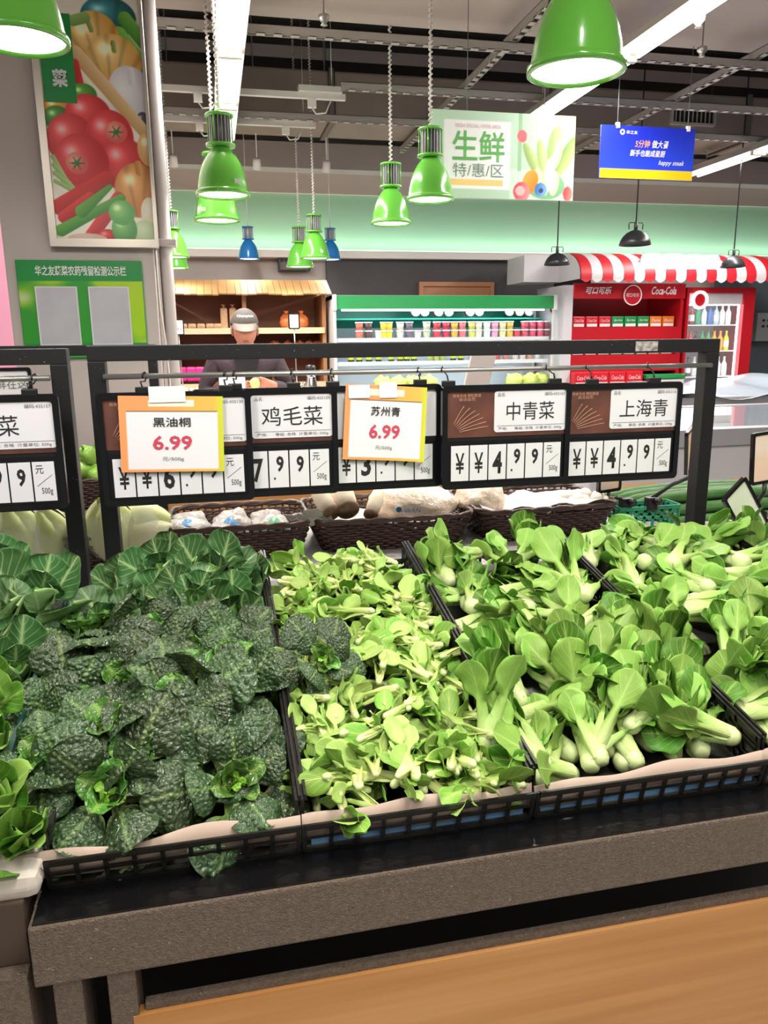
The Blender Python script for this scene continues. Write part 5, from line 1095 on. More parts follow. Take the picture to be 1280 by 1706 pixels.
def bottle(p, R_, h, body, capm, lab, label, group, parts=True):
    t = thing('bottle', label, 'bottle', p, group); x, y, z = p
    obj('glass', MB().lathe([(R_*.9,0),(R_,.01),(R_,h*.6),(R_*.4,h*.78),(R_*.36,h*.92)], 12, p), body, t); obj('cap', MB().lathe([(R_*.42,h*.92),(R_*.42,h),(.001,h)], 10, p), capm, t)
    if lab: obj('label', MB().lathe([(R_*1.02,h*.18),(R_*1.02,h*.5)], 12, p, caps=False), lab, t)
for i, px in enumerate((585, 599, 615, 631, 652, 667, 678, 690, 755, 768)):
    bottle((PY(px, 605, 8.2).x, 8.2, 1.258), .034, .15, bot_g, black_plastic, lab_y, f'small dark green bottle with lime label on the lower case shelf, {ORD[i] if i < 9 else "tenth"} from the left', 'green bottles on the lower case shelf')
for i, px in enumerate((717, 727, 737, 828, 843, 858, 870, 882, 895)):
    tub((PY(px, 605, 8.2).x, 8.2, 1.257), ['#9ab060', '#b0b870', '#9ab060', '#b85a58', '#c08078', '#c8c4c0', '#d0ccc8', '#b89878', '#d4d4d0'][i], .042, .09, f'food tub on the lower case shelf, {ORD[i]} from the left', 'food tubs on the lower case shelf')
let_m = mat('lettuce_bag', '#b8cf4a', .3, var=(30, '#d8e68a', .3), bump=(60, .5))
for k, px in enumerate((640, 665, 690, 715, 860, 885, 905)):
    p = PY(px, 640, 8.2); tag(obj('lettuce_bag', blob((p.x, 8.25, 1.03), (.10, .10, .075), 110+k, amp=.22, fr=5), let_m), f'bag of yellow green lettuce at the case bottom, {ORD[k]} from the left', 'bag', 'lettuce bags')
tag(obj('picture_frame', MB().ring([(2.42, 1.5), (3.35, 1.5), (3.35, 2.15), (2.42, 2.15)], [(2.47, 1.55), (3.30, 1.55), (3.30, 2.10), (2.47, 2.10)], 9.09, 9.14).box((2.46, 9.12, 1.54), (3.31, 9.14, 2.11)), mat('frame_copper_wood', '#b9825c', .5)), 'wooden picture frame peeking over the green canopy', 'picture frame')
p = PY(800, 615, 5.0); sc_ = thing('weighing_scale', 'slanted grey back of a weighing scale in front of the display case', 'scale', (p.x, 5.0, .94)); obj('screen', MB().cbox((0, 0, 0), (.17, .03, .30), Matrix.Translation((p.x, 5.0, p.z)) @ Matrix.Rotation(D(14), 4, 'Y'), .006), mat('scale_grey', '#a49a94', .4), sc_); obj('pole', MB().box((p.x-.04, 5.0, .9), (p.x+.01, 5.04, p.z-.1)), mat('scale_grey'), sc_); obj('base', MB().cbox((p.x, 4.98, .965), (.34, .3, .05), bev=.01), mat('scale_grey'), sc_)
sct = thing('scale_table', 'low table under the weighing scale', 'table', (p.x, 5.0, 0)); obj('top', MB().cbox((1.55, 5.0, .925), (1.1, .5, .03), bev=.004), white_paint, sct)
for x in (1.05, 2.05):
    for y in (4.8, 5.2): obj('leg', MB().box((x-.02, y-.02, 0), (x+.02, y+.02, .91)), steel, sct)
# ------------------------------------------------------------------ bread shelf with shingle awning
oak = mat('shelf_oak', '#a8764e', .5, var=(2, '#96663f', .25), stretch=(1, 1, 12)); oak_d = mat('shelf_back_wood', '#ac7a60', .6, var=(2, '#9c6c54', .25), stretch=(1, 1, 10)); shing = mat('shingle_wood', '#b98d5c', .6, var=(5, '#a97d4c', .3)); shelf_edge = mat('shelf_edge_pale', '#cdb592', .5)
bs = thing('bread_shelf', 'tall oak bread shelf with a wooden shingle awning', 'shelf', (.4, 8.6, 0)); SX0, SX1 = -.52, 1.19
obj('back', MB().box((SX0, 8.93, .05), (SX1, 8.96, 2.0)), oak_d, bs)
for x in (SX0, .325, SX1-.04): obj('upright', MB().box((x, 8.3, .05), (x+.04, 8.93, 1.96)), oak, bs)
for z in (1.62, 1.06, .55): s_ = obj('shelf', MB().box((SX0+.02, 8.28, z-.05), (SX1-.02, 8.93, z-.02)), oak, bs); obj('edge', MB().box((SX0+.02, 8.27, z-.055), (SX1-.02, 8.285, z+.005)), shelf_edge, s_)
rs = random.Random(21); x = SX0
while x < SX1:
    w = rs.uniform(.055, .085); dz = rs.uniform(-.008, .008)
    obj('shingle', MB().add([(x, 8.12, 1.945+dz), (x+w-.004, 8.12, 1.945+dz), (x+w-.004, 8.50, 2.105), (x, 8.50, 2.105), (x, 8.11, 1.957+dz), (x+w-.004, 8.11, 1.957+dz), (x+w-.004, 8.49, 2.117), (x, 8.49, 2.117)], [(0,3,2,1),(4,5,6,7),(0,1,5,4),(1,2,6,5),(2,3,7,6),(3,0,4,7)]), shing, bs); x += w
obj('awning_board', MB().box((SX0, 8.5, 2.0), (SX1, 8.93, 2.02)), oak, bs)
snack = [mat('snack_tan', '#b98a64', .5, var=(40, '#d8b48a', .3)), mat('snack_red', '#c4502e', .4, var=(60, '#e0904a', .25)), mat('snack_pink', '#d02a86', .35), mat('egg_cream', '#ead9c4', .5)]
for i, px in enumerate((305, 320, 335, 350, 363)):
    x = PY(px, 540, 8.4).x; tag(obj('bread_loaf', MB().cbox((x, 8.45, 1.65), (.085, .12, .05), bev=.018), snack[0]), f'flat bread packet on the top bread shelf, {ORD[i]} from the pipe', 'bread', 'flat bread packets')
for i, px in enumerate((373, 388)):
    x = PY(px, 520, 8.4).x; t = thing('bread_pack', ['tall bread pack left of the cap', 'tall bread pack just above the cap'][i], 'bread', (x, 8.45, 1.601), 'tall bread packs'); obj('pack', MB().cbox((x, 8.45, 1.715), (.075, .10, .23), bev=.02), snack[0], t); obj('tie', MB().lathe([(.02, 1.83), (.008, 1.845), (.025, 1.865)], 10, (x, 8.45, 0)), snack[0], t)
for i, px in enumerate((478, 503)):
    x = PY(px, 530, 8.4).x; t = thing('net_bag', ['red net snack bag behind the white placard', 'red net snack bag right of the white placard'][i], 'snack bag', (x, 8.45, 1.60), 'red net snack bags'); obj('bag', blob((x, 8.45, 1.68), (.075, .06, .085), 130+i, amp=.12, fr=5), snack[1], t); obj('tie', MB().lathe([(.012, 1.76), (.03, 1.80)], 10, (x, 8.45, 0)), snack[1], t)
for i, px in enumerate((480, 500, 515, 530, 458)):
    p = PY(px, 565, 8.45); tag(obj('snack_bag', blob((p.x, 8.5, 1.42), (.06, .06, .07), 140+i, amp=.15, fr=5), snack[1]), f'orange snack bag above the black bar, {ORD[i]} of the low row', 'snack bag', 'orange snack bags')
obj('mid_shelf', MB().box((SX0+.02, 8.35, 1.33), (SX1-.02, 8.93, 1.35)), oak, bs)
for i, px in enumerate((302, 318, 333)):
    x = PY(px, 612, 8.4).x; tag(obj('pink_box', MB().cbox((x, 8.45, 1.16), (.10, .12, .15), bev=.02), snack[2]), f'bright pink snack box on the lower bread shelf, {ORD[i]} from the pipe', 'box', 'bright pink snack boxes')
egt = thing('egg_tray', 'tray of cream eggs at the bottom left of the bread shelf', 'egg tray', (-.2, 8.2, .95)); obj('tray', MB().cbox((-.2, 8.15, .965), (.5, .2, .04), bev=.008), snack[3], egt); obj('stand', MB().box((-.44, 8.06, .05), (.04, 8.24, .945)), oak, egt)
for i in range(8): tag(obj('egg', blob((-.40+i*.057, 8.12, 1.012), (.024, .024, .03), i, 12, 9, 0.), snack[3]), f'cream egg in the tray, {ORD[i]} from the pipe', 'egg', 'cream eggs')
for k, (px, py, yy, w, h, lb) in enumerate(((297, 545, 7.9, .11, .15, 'black framed white placard beside the grey pipe'), (490, 535, 6.6, .095, .13, 'black framed white placard standing right of the capped man'))):
    p = PY(px, py, yy); t = thing('placard', lb, 'placard', (p.x, yy, p.z-.4), 'small white placards'); obj('frame', MB().ring(rrect(w, h, .012, 3, p.x, p.z), rrect(w-.02, h-.02, .006, 3, p.x, p.z), yy-.006, yy+.006), black_gloss, t); obj('card', MB().box((p.x-w/2+.008, yy-.002, p.z-h/2+.008), (p.x+w/2-.008, yy+.003, p.z+h/2-.008)), paper, t); obj('stem', MB().tube([(p.x, yy, p.z-h/2), (p.x, yy, p.z-h/2-.12), (p.x+.01, yy, 1.0)], .006, 6), steel, t); obj('foot', MB().cbox((p.x+.01, yy, .98), (.06, .06, .04), bev=.008), steel, t)
    if k == 0: text('3.5', (p.x+.01, yy-.003, p.z-.02), .05, .03, ink, t)
    tag(obj('stand_table', MB().cbox((p.x, yy, .945), (.5, .3, .03), bev=.004).cbox((p.x, yy, .47), (.08, .08, .93)).cbox((p.x, yy, .015), (.3, .25, .03)), white_paint), ['small stand under the placard by the pipe', 'small stand under the placard by the man'][k], 'stand')
# track spots washing the shingle awning
for i, x in enumerate((-.25, .50, 1.15)):
    pos = Vector((x, 7.75, 3.05)); tgt = Vector((x, 8.24, 1.98)); t = thing('track_spot', f'small ceiling spot washing the shingle awning, {ORD[i]} from the pipe', 'spot light', pos, 'track spots'); q = (tgt-pos).to_track_quat('-Z', 'Y'); MM = Matrix.Translation(pos) @ q.to_matrix().to_4x4()
    obj('housing', MB().lathe([(.03, .10), (.035, .09), (.04, 0), (.036, 0), (.03, .07)], 14, M=MM), batten_m, t); obj('stem', MB().tube([MM @ Vector((0,0,.09)), (pos.x, pos.y-.03, 4.6)], .006, 6), batten_m, t)
    ld = bpy.data.lights.new('spot_bulb', 'SPOT'); ld.energy = 7; ld.spot_size = D(22); ld.spot_blend = .08; ld.color = (1, .9, .75); ld.shadow_soft_size = .02; lo = bpy.data.objects.new('spot_bulb', ld); COL.objects.link(lo); lo.parent = t; lo.rotation_mode = 'QUATERNION'; lo.rotation_quaternion = q
# grille box on the wall, cove light on the ledge
gb = thing('wall_grille', 'black wire grille box on the wall above the bread shelf', 'grille', (.85, 9.15, 2.15)); p = PY(490, 435, 9.12); obj('frame', MB().ring(rrect(.36, .22, .004, 1, p.x, p.z), rrect(.33, .19, .004, 1, p.x, p.z), 9.07, 9.2), black_plastic, gb)
for k in range(8): obj('bar', MB().box((p.x-.165+k*.045, 9.075, p.z-.1), (p.x-.159+k*.045, 9.08, p.z+.1)), mat('bar_grey', '#7a7674', .5), gb)
for k in range(4): obj('bar', MB().box((p.x-.17, 9.08, p.z-.075+k*.05), (p.x+.17, 9.085, p.z-.07+k*.05)), mat('bar_grey'), gb)
cv = thing('cove_light', 'strip light hidden on the white ledge washing the mint band', 'strip light', (1.5, 9.05, 2.49)); obj('strip', MB().box((-7, 9.04, 2.482), (10, 9.06, 2.490)), mat('cove_glow', '#ffffff', .5, emit=('#eafff4', 1.5)), cv)
for x in (-4, -1, 2, 5, 8):
    ld = bpy.data.lights.new('cove_led', 'AREA'); ld.shape = 'RECTANGLE'; ld.size = 3.0; ld.size_y = .03; ld.energy = 4.5; ld.color = (.92, 1, .95); lo = bpy.data.objects.new('cove_led', ld); COL.objects.link(lo); lo.parent = cv; lo.location = (x-1.5, 0, .012); lo.rotation_euler = (D(165), 0, 0)

# ------------------------------------------------------------------ drinks corner
coke_red = mat('drinks_red', '#b3101f', .35); coke_dk = mat('drinks_red_deep', '#8c0d18', .45); stripe_w = mat('awning_white', '#cfc8cc', .5); stripe_r = mat('awning_red', '#c4202c', .45); pale = mat('cabinet_pale', '#cfcccf', .45)
dk = thing('drinks_shelf', 'red drinks shelf with white script lettering on its header', 'shelf', (4.5, 8.2, 0)); KX0, KX1 = 3.815, 5.145
obj('side_panel', MB().box((KX0-.10, 7.92, .03), (KX0, 8.65, 2.04)), pale, dk); obj('side_panel', MB().box((KX1-.04, 7.92, .03), (KX1, 8.65, 2.04)), coke_red, dk); obj('back', MB().box((KX0, 8.60, .03), (KX1, 8.65, 2.04)), coke_dk, dk)
hdr = obj('header', MB().box((KX0, 7.90, 1.90), (KX1, 7.94, 2.06)), coke_red, dk); text('可口可乐', (4.10, 7.897, 1.985), .30, .075, paper, hdr, bold=.03, shear=.25); text('Coca-Cola', (4.88, 7.897, 1.985), .30, .085, paper, hdr, bold=.02, shear=.3)
cz_, cx_ = 1.935, 4.49; circ = lambda r_: [(cx_+r_*math.cos(a), cz_+r_*math.sin(a)) for a in np.linspace(0, 2*math.pi, 33)[:-1]]
em = obj('emblem', MB().prism(circ(.105), 7.875, 7.90), coke_red, dk); obj('emblem_ring', MB().ring(circ(.108), circ(.098), 7.868, 7.88), paper, em); text('可口可乐', (cx_, 7.872, cz_), .15, .04, paper, em, shear=.2)
sp_ = PY(951, 500, 8.0); obj('side_emblem', MB().lathe([(.001, 0), (.09, 0), (.09, .004), (.001, .004)], 24, M=Matrix.Translation((KX0-.10, 8.2, 1.85)) @ Matrix.Rotation(D(-90), 4, 'Y')), coke_red, dk)
for z, zf in ((1.60, 1.42), (1.30, 1.12), (.95, .6)): s_ = obj('shelf', MB().box((KX0, 7.96, z-.02), (KX1-.04, 8.6, z)), coke_red, dk); obj('shelf_front', MB().box((KX0, 7.92, zf), (KX1-.04, 7.96, z)), coke_red, s_)
obj('plinth', MB().box((KX0, 7.95, .03), (KX1, 8.6, .45)), coke_red, dk)
pk_c = {'red': mat('pack_red', '#cf1c2c', .35), 'green': mat('pack_green', '#1c8f4a', .35), 'orange': mat('pack_orange', '#e07a28', .35)}
def pack(p, w, h, kind, label, group, word=None):
    t = thing('drink_pack', label, 'drink pack', p, group); x, y, z = p; b_ = obj('wrap', MB().cbox((x, y, z+h/2), (w, .14, h), bev=.01), pk_c[kind], t); obj('band', MB().box((x-w*.42, y-.072, z+.006), (x+w*.42, y-.070, z+h*.32)), mat('pack_white', '#ecebea', .4), t)
    if word: text(word, (x, y-.072, z+h*.62), w*.72, h*.28, paper, t, shear=.25)
kinds = ['red', 'red', 'red', 'green', 'green', 'green', 'orange', 'orange']; words = ['Coca-Cola']*3+['Sprite']*3+['Fanta']*2
for r_, (z, nm) in enumerate(((1.601, 'upper'), (1.301, 'lower'))):
    for i in range(8): pack((3.93+i*.155, 8.06, z), .145, .115, kinds[i], f'{kinds[i]} drink pack on the {nm} red shelf, {ORD[i]} from the left', 'drink packs on the red shelf', words[i])
for i in range(12): pack((3.92+(i % 4)*.205, 7.90-.02, .45+(i//4)*.17), .20, .165, 'red', f'red drink carton, {ORD[i % 4]} from the left in layer {["one", "two", "three"][i//4]} before the red shelf', 'stacked red drink cartons', 'Coca-Cola')
for i in range(4): pack((3.92+i*.205, 7.88, .45+.51), .20, .165, 'red', f'red drink carton on the very top layer, {ORD[i]} from the left', 'stacked red drink cartons', 'Coca-Cola')
gp = thing('bottle_carton', 'white bottle carton with a green lid before the red shelf', 'carton', (4.92, 7.84, .45)); obj('carton', MB().cbox((4.93, 7.86, .83), (.40, .16, .40), bev=.01), mat('carton_white'), gp); obj('lid', MB().cbox((4.90, 7.86, 1.06), (.48, .18, .05), bev=.012), pk_c['green'], gp); obj('stand', MB().box((4.74, 7.80, .05), (5.1, 7.94, .63)), coke_red, gp)
tag(obj('carton_plinth', MB().box((3.82, 7.80, .03), (4.66, 7.97, .445)), coke_dk), 'low red plinth under the stacked drink cartons', 'plinth')
# upright drinks fridge
fg = thing('drinks_fridge', 'upright red framed drinks fridge with a glowing interior', 'fridge', (5.55, 8.2, 0)); GX0, GX1 = 5.17, 6.03
obj('frame', MB().ring([(GX0, .05), (GX1, .05), (GX1, 2.02), (GX0, 2.02)], [(GX0+.03, .2), (GX1-.14, .2), (GX1-.14, 1.96), (GX0+.03, 1.96)], 7.90, 7.97), coke_red, fg); obj('side', MB().box((GX1-.05, 7.97, .05), (GX1, 8.6, 2.02)), coke_red, fg); obj('side', MB().box((GX0, 7.97, .05), (GX0+.03, 8.6, 2.02)), coke_red, fg); obj('back', MB().box((GX0, 8.55, .05), (GX1, 8.6, 2.02)), mat('fridge_white', '#eef4f6', .4), fg); obj('roof', MB().box((GX0, 7.97, 1.98), (GX1, 8.6, 2.02)), coke_red, fg)
obj('header', MB().box((GX0+.03, 7.93, 1.84), (GX1-.14, 7.95, 1.96)), mat('fridge_header', '#c4c0c4', .4), fg); obj('base', MB().box((GX0, 7.97, .05), (GX1, 8.6, .2)), coke_dk, fg)
strip_m = mat('fridge_strip_glow', '#ffffff', .5, emit=('#eaf6ff', 5.0))
obj('light_strip', MB().box((GX1-.155, 7.965, .25), (GX1-.14, 7.985, 1.84)), strip_m, fg); obj('light_strip', MB().box((GX0+.035, 7.98, 1.83), (GX1-.15, 8.0, 1.845)), strip_m, fg)
for z in (1.62, 1.33, 1.04, .72): obj('shelf', MB().box((GX0+.03, 8.0, z-.012), (GX1-.05, 8.5, z)), mat('shelf_wire', '#d8e0e4', .3), fg)
ld = bpy.data.lights.new('fridge_light', 'AREA'); ld.shape = 'RECTANGLE'; ld.size = .6; ld.size_y = 1.5; ld.energy = 14; ld.color = (.9, .97, 1); lo = bpy.data.objects.new('fridge_light', ld); COL.objects.link(lo); lo.parent = fg; lo.location = (0, -.215, 1.1); lo.rotation_euler = (D(-90), 0, 0)
obj('door_glass', MB().box((GX0+.03, 7.955, .2), (GX1-.14, 7.960, 1.84)), mat('door_glass', '#ffffff', .02, 0, .5, alpha=.06), fg)
ec = (5.32, 1.885); obj('emblem', MB().ring([(ec[0]+.10*math.cos(a), ec[1]+.10*math.sin(a)) for a in np.linspace(0, 6.283, 25)[:-1]], [(ec[0]+.07*math.cos(a), ec[1]+.07*math.sin(a)) for a in np.linspace(0, 6.283, 25)[:-1]], 7.875, 7.895), mat('emblem_glow', '#ffffff', .5, emit=('#ffffff', 2.5)), fg); obj('emblem_disc', MB().prism([(ec[0]+.07*math.cos(a), ec[1]+.07*math.sin(a)) for a in np.linspace(0, 6.283, 25)[:-1]], 7.885, 7.895), coke_red, fg)
bcol = [['#d8d4d0', '#8a2030', '#2e9a6a', '#c0d8e0', '#3a6ab0', '#b0c8d8', '#e0e4e4', '#e8ecec'], ['#1c1416', '#c02030', '#1c1416', '#2a9a5a', '#2a9a5a', '#f0a020', '#f0a020', '#d8d020'], ['#d0d4d8', '#3a3a40', '#c8d0d4', '#e4e8ea', '#d0d4d8', '#3a4a70', '#e4e8ea', '#e4e8ea'], ['#1e9a62', '#1e9a62', '#1e9a62', '#e0e8ec', '#e09040', '#c83040', '#3a80c0', '#e8ecee']]
for r_, z in enumerate((1.62, 1.33, 1.04, .72)):
    for i in range(8): bottle((GX0+.10+i*.078, 8.06, z+.001), .032, .22, mat('drink_'+bcol[r_][i][1:], bcol[r_][i], .2), mat('cap_'+bcol[r_][i][1:], bcol[r_][i], .4), mat('drink_label', '#e8e8ea', .5) if i % 2 else None, f'drink bottle on the {("top", "second", "third", "bottom")[r_]} fridge shelf, {ORD[i]} from the left', 'bottles in the drinks fridge')
# striped awning with the glowing sign
aw = thing('striped_awning', 'red and white striped awning over the drinks corner', 'awning', (4.9, 8.0, 2.0)); AX0, AX1 = 3.78, 6.10; n = 19; sw = (AX1-AX0)/n
def aw_pt(x, s):  # s 0 top .. 1 bottom lip
    a = s*D(98); return (x, 8.18-.50*math.sin(a), 2.125+.265*math.cos(a))
for k in range(n):
    x0, x1 = AX0+k*sw, AX0+(k+1)*sw-.002; bld = MB()
    for o_ in (0, .012): bld.grid(lambda u, v, o_=o_: tuple(Vector(aw_pt(x0+(x1-x0)*u, v))+Vector((0, o_, -o_))), 1, 10, True)
    sc2 = [(x0+(x1-x0)*u, aw_pt(x0, 1)[1], aw_pt(x0, 1)[2]-.035*math.sin(u*math.pi)) for u in np.linspace(0, 1, 6)]; bld.add([(x0, sc2[0][1], sc2[0][2]+.01), (x1, sc2[0][1], sc2[0][2]+.01)]+sc2[::-1], [tuple(range(8))])
    obj('stripe', bld, stripe_r if k % 2 == 0 else stripe_w, aw)
obj('end_panel', MB().add([(AX0-.01, 8.6, 2.08), *[(AX0-.01, q[1], q[2]) for q in (aw_pt(0, s) for s in np.linspace(1, 0, 9))], (AX0-.01, 8.6, 2.39)], [tuple(range(11))]), pale, aw)
obj('end_box', MB().box((AX0-.42, 8.2, 2.09), (AX0-.01, 8.7, 2.37)), pale, aw)
sg = mat('glow_letters', '#ffffff', .5, emit=('#fff4f4', 3.0))
gs = thing('glowing_sign', 'blown out white glowing sign letters on the striped awning', 'sign', (4.9, 7.75, 2.2))
for k, (a, b_, w, h) in enumerate(((4.60, 2.265, .22, .17), (4.84, 2.26, .23, .18), (5.08, 2.26, .22, .17), (5.30, 2.265, .20, .16))):
    obj('letter', MB().prism(rrect(w, h, .05, 3, a, b_), 7.70, 7.75), sg, gs)
obj('bracket', MB().box((4.5, 7.75, 2.2), (5.40, 7.77, 2.33)), stripe_r, gs)
ebx = thing('switch_box', 'grey electric box on the slate wall at the right edge', 'box', (6.3, 8.55, 1.5)); p = PY(1275, 545, 8.5); obj('box', MB().cbox((p.x+.05, 8.54, p.z), (.36, .12, .34), bev=.01), mat('box_grey', '#8a9090', .4), ebx)
for k in range(4): obj('button', MB().lathe([(.015, 0), (.015, .02), (.001, .02)], 10, M=Matrix.Translation((p.x-.05+.07*(k % 2), 8.48, p.z+.08-.07*(k//2))) @ Matrix.Rotation(1.57, 4, 'X')), black_plastic, ebx)
p = PY(938, 520, 8.9); tag(obj('hanging_coat', blob((4.38, 9.06, 1.55), (.11, .07, .42), 200, 16, 16, .1, 4).tube([(4.38,9.06,1.92),(4.38,9.13,1.98)], .01, 6), mat('coat_maroon', '#4a2a2a', .8)), 'dark maroon coat hanging in the black doorway beside the case', 'coat')

# ------------------------------------------------------------------ the man in the cap behind the counter
mx_, my_ = PY(405, 518, 5.2).x, 5.2
man = thing('person', 'person in a grey cap and dark plum jacket looking down at something yellow in hand', 'person', (mx_, my_, 0))
skin_m = mat('skin', '#c98a70', .5, var=(30, '#b87660', .3)); jacket = mat('jacket_plum', '#3a2b32', .7, var=(18, '#2c2026', .3), bump=(40, .4)); dark_cloth = mat('cloth_black', '#1d1b1d', .8, bump=(60, .3)); trousers = mat('trousers_dark', '#24242a', .8); cap_g = mat('cap_grey', '#55504b', .8, var=(60, '#4c4742', .3)); cap_b = mat('cap_brim_beige', '#7f766e', .8)
def build_skin(name, m, parent, spec, sub=2):
    verts = [s_[0] for s_ in spec]; edges = [(s_[2], i) for i, s_ in enumerate(spec) if s_[2] is not None]
    bm = bmesh.new(); lay = bm.verts.layers.skin.verify(); bv = [bm.verts.new(v) for v in verts]
    for v, s_ in zip(bv, spec): v[lay].radius = s_[1] if isinstance(s_[1], tuple) else (s_[1], s_[1])
    bv[0][lay].use_root = True
    for a, b_ in edges: bm.edges.new((bv[a], bv[b_]))
    me = bpy.data.meshes.new(name); bm.to_mesh(me); bm.free(); o = bpy.data.objects.new(name, me); COL.objects.link(o); o.parent = parent
    md = o.modifiers.new('skin', 'SKIN'); md.use_smooth_shade = True; sd = o.modifiers.new('smooth', 'SUBSURF'); sd.levels = sub; sd.render_levels = sub; me.materials.append(m); return o
# body: pelvis, spine, neck, head base, legs, arms with hands and fingers
B = [((0,0,.93),(.13,.10),None),((0,-.01,1.08),(.13,.10),0),((0,-.03,1.25),(.15,.11),1),((0,-.05,1.38),(.10,.08),2),((0,-.09,1.46),.052,3),((0,-.12,1.505),.055,4),
     ((.09,0,.86),.085,0),((.10,.01,.50),.06,6),((.10,.03,.10),.045,7),((.10,-.10,.04),.04,8),((-.09,0,.86),.085,0),((-.10,.01,.50),.06,10),((-.10,.03,.10),.045,11),((-.10,-.10,.04),.04,12),
     ((.17,-.05,1.36),.062,3),((.245,-.06,1.15),.045,14),((.14,-.23,1.225),.032,15),((.095,-.27,1.24),.028,16),((-.17,-.05,1.36),.062,3),((-.245,-.06,1.15),.045,18),((-.09,-.24,1.20),.032,19),((-.025,-.27,1.22),.028,20)]
hand = []
for side, w in ((1, 17), (-1, 21)):
    base = Vector(B[w][0])
    for k in range(4):
        i0 = len(B); p0 = base+Vector((-side*.025, -.008, .026-.017*k)); B.append((tuple(p0), .0095, w)); B.append((tuple(p0+Vector((-side*.03, -.018, .002))), .0085, i0)); B.append((tuple(p0+Vector((-side*.042, .004, .0))), .0075, i0+1))
    i0 = len(B); B.append((tuple(base+Vector((-side*.008, -.024, .026))), .0095, w)); B.append((tuple(base+Vector((-side*.030, -.034, .032))), .008, i0))
body = build_skin('body', skin_m, man, B)
J = [((0,0,.90),(.155,.125),None),((0,-.01,1.08),(.165,.125),0),((0,-.03,1.26),(.185,.13),1),((0,-.04,1.37),(.15,.10),2),((.185,-.05,1.37),.078,3),((.272,-.06,1.15),.068,4),((.165,-.215,1.215),.050,5),((-.185,-.05,1.37),.078,3),((-.272,-.06,1.15),.068,7),((-.12,-.225,1.19),.050,8),((0,.0,.80),(.16,.13),0)]
build_skin('jacket', jacket, man, J)
build_skin('collar', dark_cloth, man, [((0,-.035,1.36),(.10,.08),None),((0,-.055,1.44),(.085,.075),0),((0,-.06,1.47),(.08,.07),1)], 1)
obj('jacket_opening', MB().add([(mx_+a, my_+b_, c) for a, b_, c in ((-.085,-.128,1.42),(.085,-.128,1.42),(.03,-.195,1.16),(-.03,-.195,1.16),(-.085,-.10,1.42),(.085,-.10,1.42),(.03,-.15,1.16),(-.03,-.15,1.16))], [(0,3,2,1),(0,1,5,4),(1,2,6,5),(2,3,7,6),(3,0,4,7),(4,5,6,7)]), dark_cloth, man)
build_skin('trousers', trousers, man, [((0,0,.90),(.14,.11),None),((.09,0,.84),.105,0),((.10,.01,.50),.082,1),((.10,.03,.09),.065,2),((-.09,0,.84),.105,0),((-.10,.01,.50),.082,4),((-.10,.03,.09),.065,5)])
for s_ in (-1, 1): obj('shoe', MB().cbox((mx_+s_*.10, my_-.06, .04), (.10, .26, .08), bev=.03), dark_cloth, man)
HM = Matrix.Translation((mx_, my_-.135, 1.565)) @ Matrix.Rotation(D(10), 4, 'X')
def headfn(u, v):
    a = u*2*math.pi; t = v*math.pi; x = math.sin(t)*math.cos(a); y = math.sin(t)*math.sin(a); z = math.cos(t); jaw = 1-.22*max(0, -z-.1); q = Vector((x*.077*jaw, y*.097*(1-.10*max(0, -z)), z*.118))
    fr = max(0, -y)
    q.y -= .020*math.exp(-((q.x/.013)**2+((q.z+.012)/.022)**2))*fr; q.y += .010*fr*(math.exp(-(((q.x-.03)/.018)**2+((q.z-.012)/.014)**2))+math.exp(-(((q.x+.03)/.018)**2+((q.z-.012)/.014)**2))); q.y -= .006*fr*math.exp(-((q.x/.03)**2+((q.z+.058)/.012)**2)); return q
hd = obj('head', MB().grid(headfn, 40, 30, True, HM), skin_m, man)
for s_ in (-1, 1):
    obj('ear', blob((s_*.078, .008, -.005), (.012, .022, .032), 3, 12, 10, .08, 3, HM), skin_m, hd); obj('eye', blob((s_*.030, -.083, .010), (.014, .006, .004), 1, 12, 8, 0, 3, HM), mat('eye_dark', '#2a1c18', .3), hd); obj('eyebrow', blob((s_*.030, -.091, .026), (.019, .005, .004), 2, 10, 6, 0, 3, HM), mat('brow_grey', '#4a3c36', .8), hd)
obj('mouth', blob((0, -.089, -.058), (.022, .006, .004), 4, 12, 6, 0, 3, HM), mat('lip', '#9a5148', .5), hd)
obj('hair', MB().grid(lambda u, v: (.080*math.sin(.9+v*.9)*math.cos(-.35+u*3.84), .100*math.sin(.9+v*.9)*math.sin(-.35+u*3.84)+.004, .118*math.cos(.9+v*.9)), 20, 8, True, HM), mat('hair_grey', '#4a4542', .8), hd)
cp_ = obj('cap', MB().grid(lambda u, v: (.088*math.sin(v*1.45)*math.cos(u*6.2832), .106*math.sin(v*1.45)*math.sin(u*6.2832), .035+.098*math.cos(v*1.45)), 32, 12, True, HM), cap_g, man)
obj('cap_band', MB().grid(lambda u, v: (.0895*math.cos(u*6.2832), .1075*math.sin(u*6.2832), .030+v*.018), 32, 1, True, HM), dark_cloth, cp_)
obj('brim', MB().grid(lambda u, v: ((.088+.0*v)*math.cos(math.pi*(1.08+u*.84))*(1-.02*v), (.104+.075*v*math.sin(math.pi*(.08+u*.84)))*math.sin(math.pi*(1.08+u*.84)), .052-.034*v), 20, 5, True, HM), cap_b, cp_)
q = HM @ Vector((0, -.098, .092)); text('Champion', (q.x, q.y-.016, q.z+.006), .10, .022, paper, cp_, bold=.02, M=Matrix.Rotation(D(-28), 3, 'X'))
tag(obj('yellow_item', blob((mx_+.038, my_-.305, 1.24), (.030, .022, .034), 17, 14, 10, .12), mat('yellow_food', '#e6dc82', .5)), 'small yellow item held in the person\'s fingers', 'item')
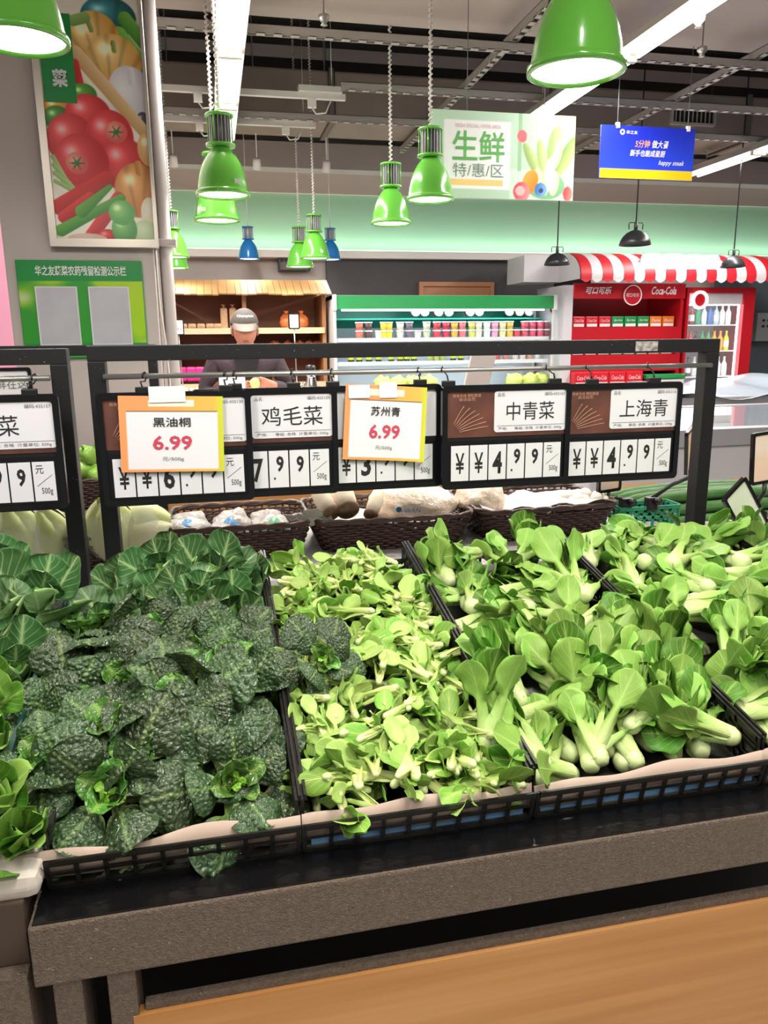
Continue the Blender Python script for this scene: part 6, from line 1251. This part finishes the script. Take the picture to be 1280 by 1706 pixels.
p = PY(387, 636, 4.6); bt = thing('price_card_stand', 'pale blue white card standing in front of the person', 'card', (p.x, 4.6, .94)); obj('card', MB().box((p.x-.075, 4.6, p.z-.06), (p.x+.075, 4.604, p.z+.035)), mat('card_pale_blue', '#cfd6e6', .4, var=(8, '#eef0f2', .25)), bt); obj('holder', MB().tube([(p.x, 4.606, p.z-.06), (p.x, 4.606, .95)], .006, 6), steel, bt); obj('foot', MB().cbox((p.x, 4.62, .945), (.12, .1, .012), bev=.004), steel, bt)
p = PY(518, 625, 4.8); th_ = thing('steel_flask', 'tall shiny steel flask on the counter beside the person', 'flask', (p.x, 4.8, .94)); obj('body', MB().lathe([(.04,.94),(.042,.96),(.042,1.22),(.03,1.27),(.028,1.30)], 20, (p.x, 4.8, 0)), chrome, th_); obj('cap', MB().lathe([(.03,1.30),(.03,1.345),(.001,1.35)], 16, (p.x, 4.8, 0)), black_plastic, th_); obj('handle', MB().tube([(p.x-.04, 4.8, 1.24), (p.x-.09, 4.8, 1.20), (p.x-.09, 4.8, 1.04), (p.x-.042, 4.8, 1.0)], .008, 8), chrome, th_)
pc = thing('packing_counter', 'white packing counter in front of the person', 'counter', (.35, 4.75, 0)); obj('top', MB().cbox((.30, 4.75, .925), (1.2, .42, .03), bev=.004), white_paint, pc); obj('front', MB().box((-.28, 4.56, .02), (.88, 4.58, .91)), wood_m, pc); obj('body', MB().box((-.28, 4.58, .02), (.88, 4.92, .91)), mat('counter_dark'), pc)
p = PY(8, 640, 2.6); sgn = thing('sign_stand', 'black framed sign showing behind the left frame at the picture edge', 'sign stand', (p.x, 2.6, .9)); obj('frame', MB().ring(rrect(.16, .10, .01, 3, p.x, p.z), rrect(.14, .08, .006, 3, p.x, p.z), 2.594, 2.606), black_gloss, sgn); obj('card', MB().box((p.x-.075, 2.6, p.z-.045), (p.x+.075, 2.603, p.z+.045)), paper, sgn); text('鲜在这', (p.x+.02, 2.598, p.z), .09, .03, grey_ink, sgn); obj('pole', MB().tube([(p.x, 2.604, p.z-.05), (p.x, 2.604, .9)], .006, 6), black_plastic, sgn); obj('base', MB().cbox((p.x, 2.62, .895), (.12, .12, .02), bev=.004), black_plastic, sgn)
flush_text()
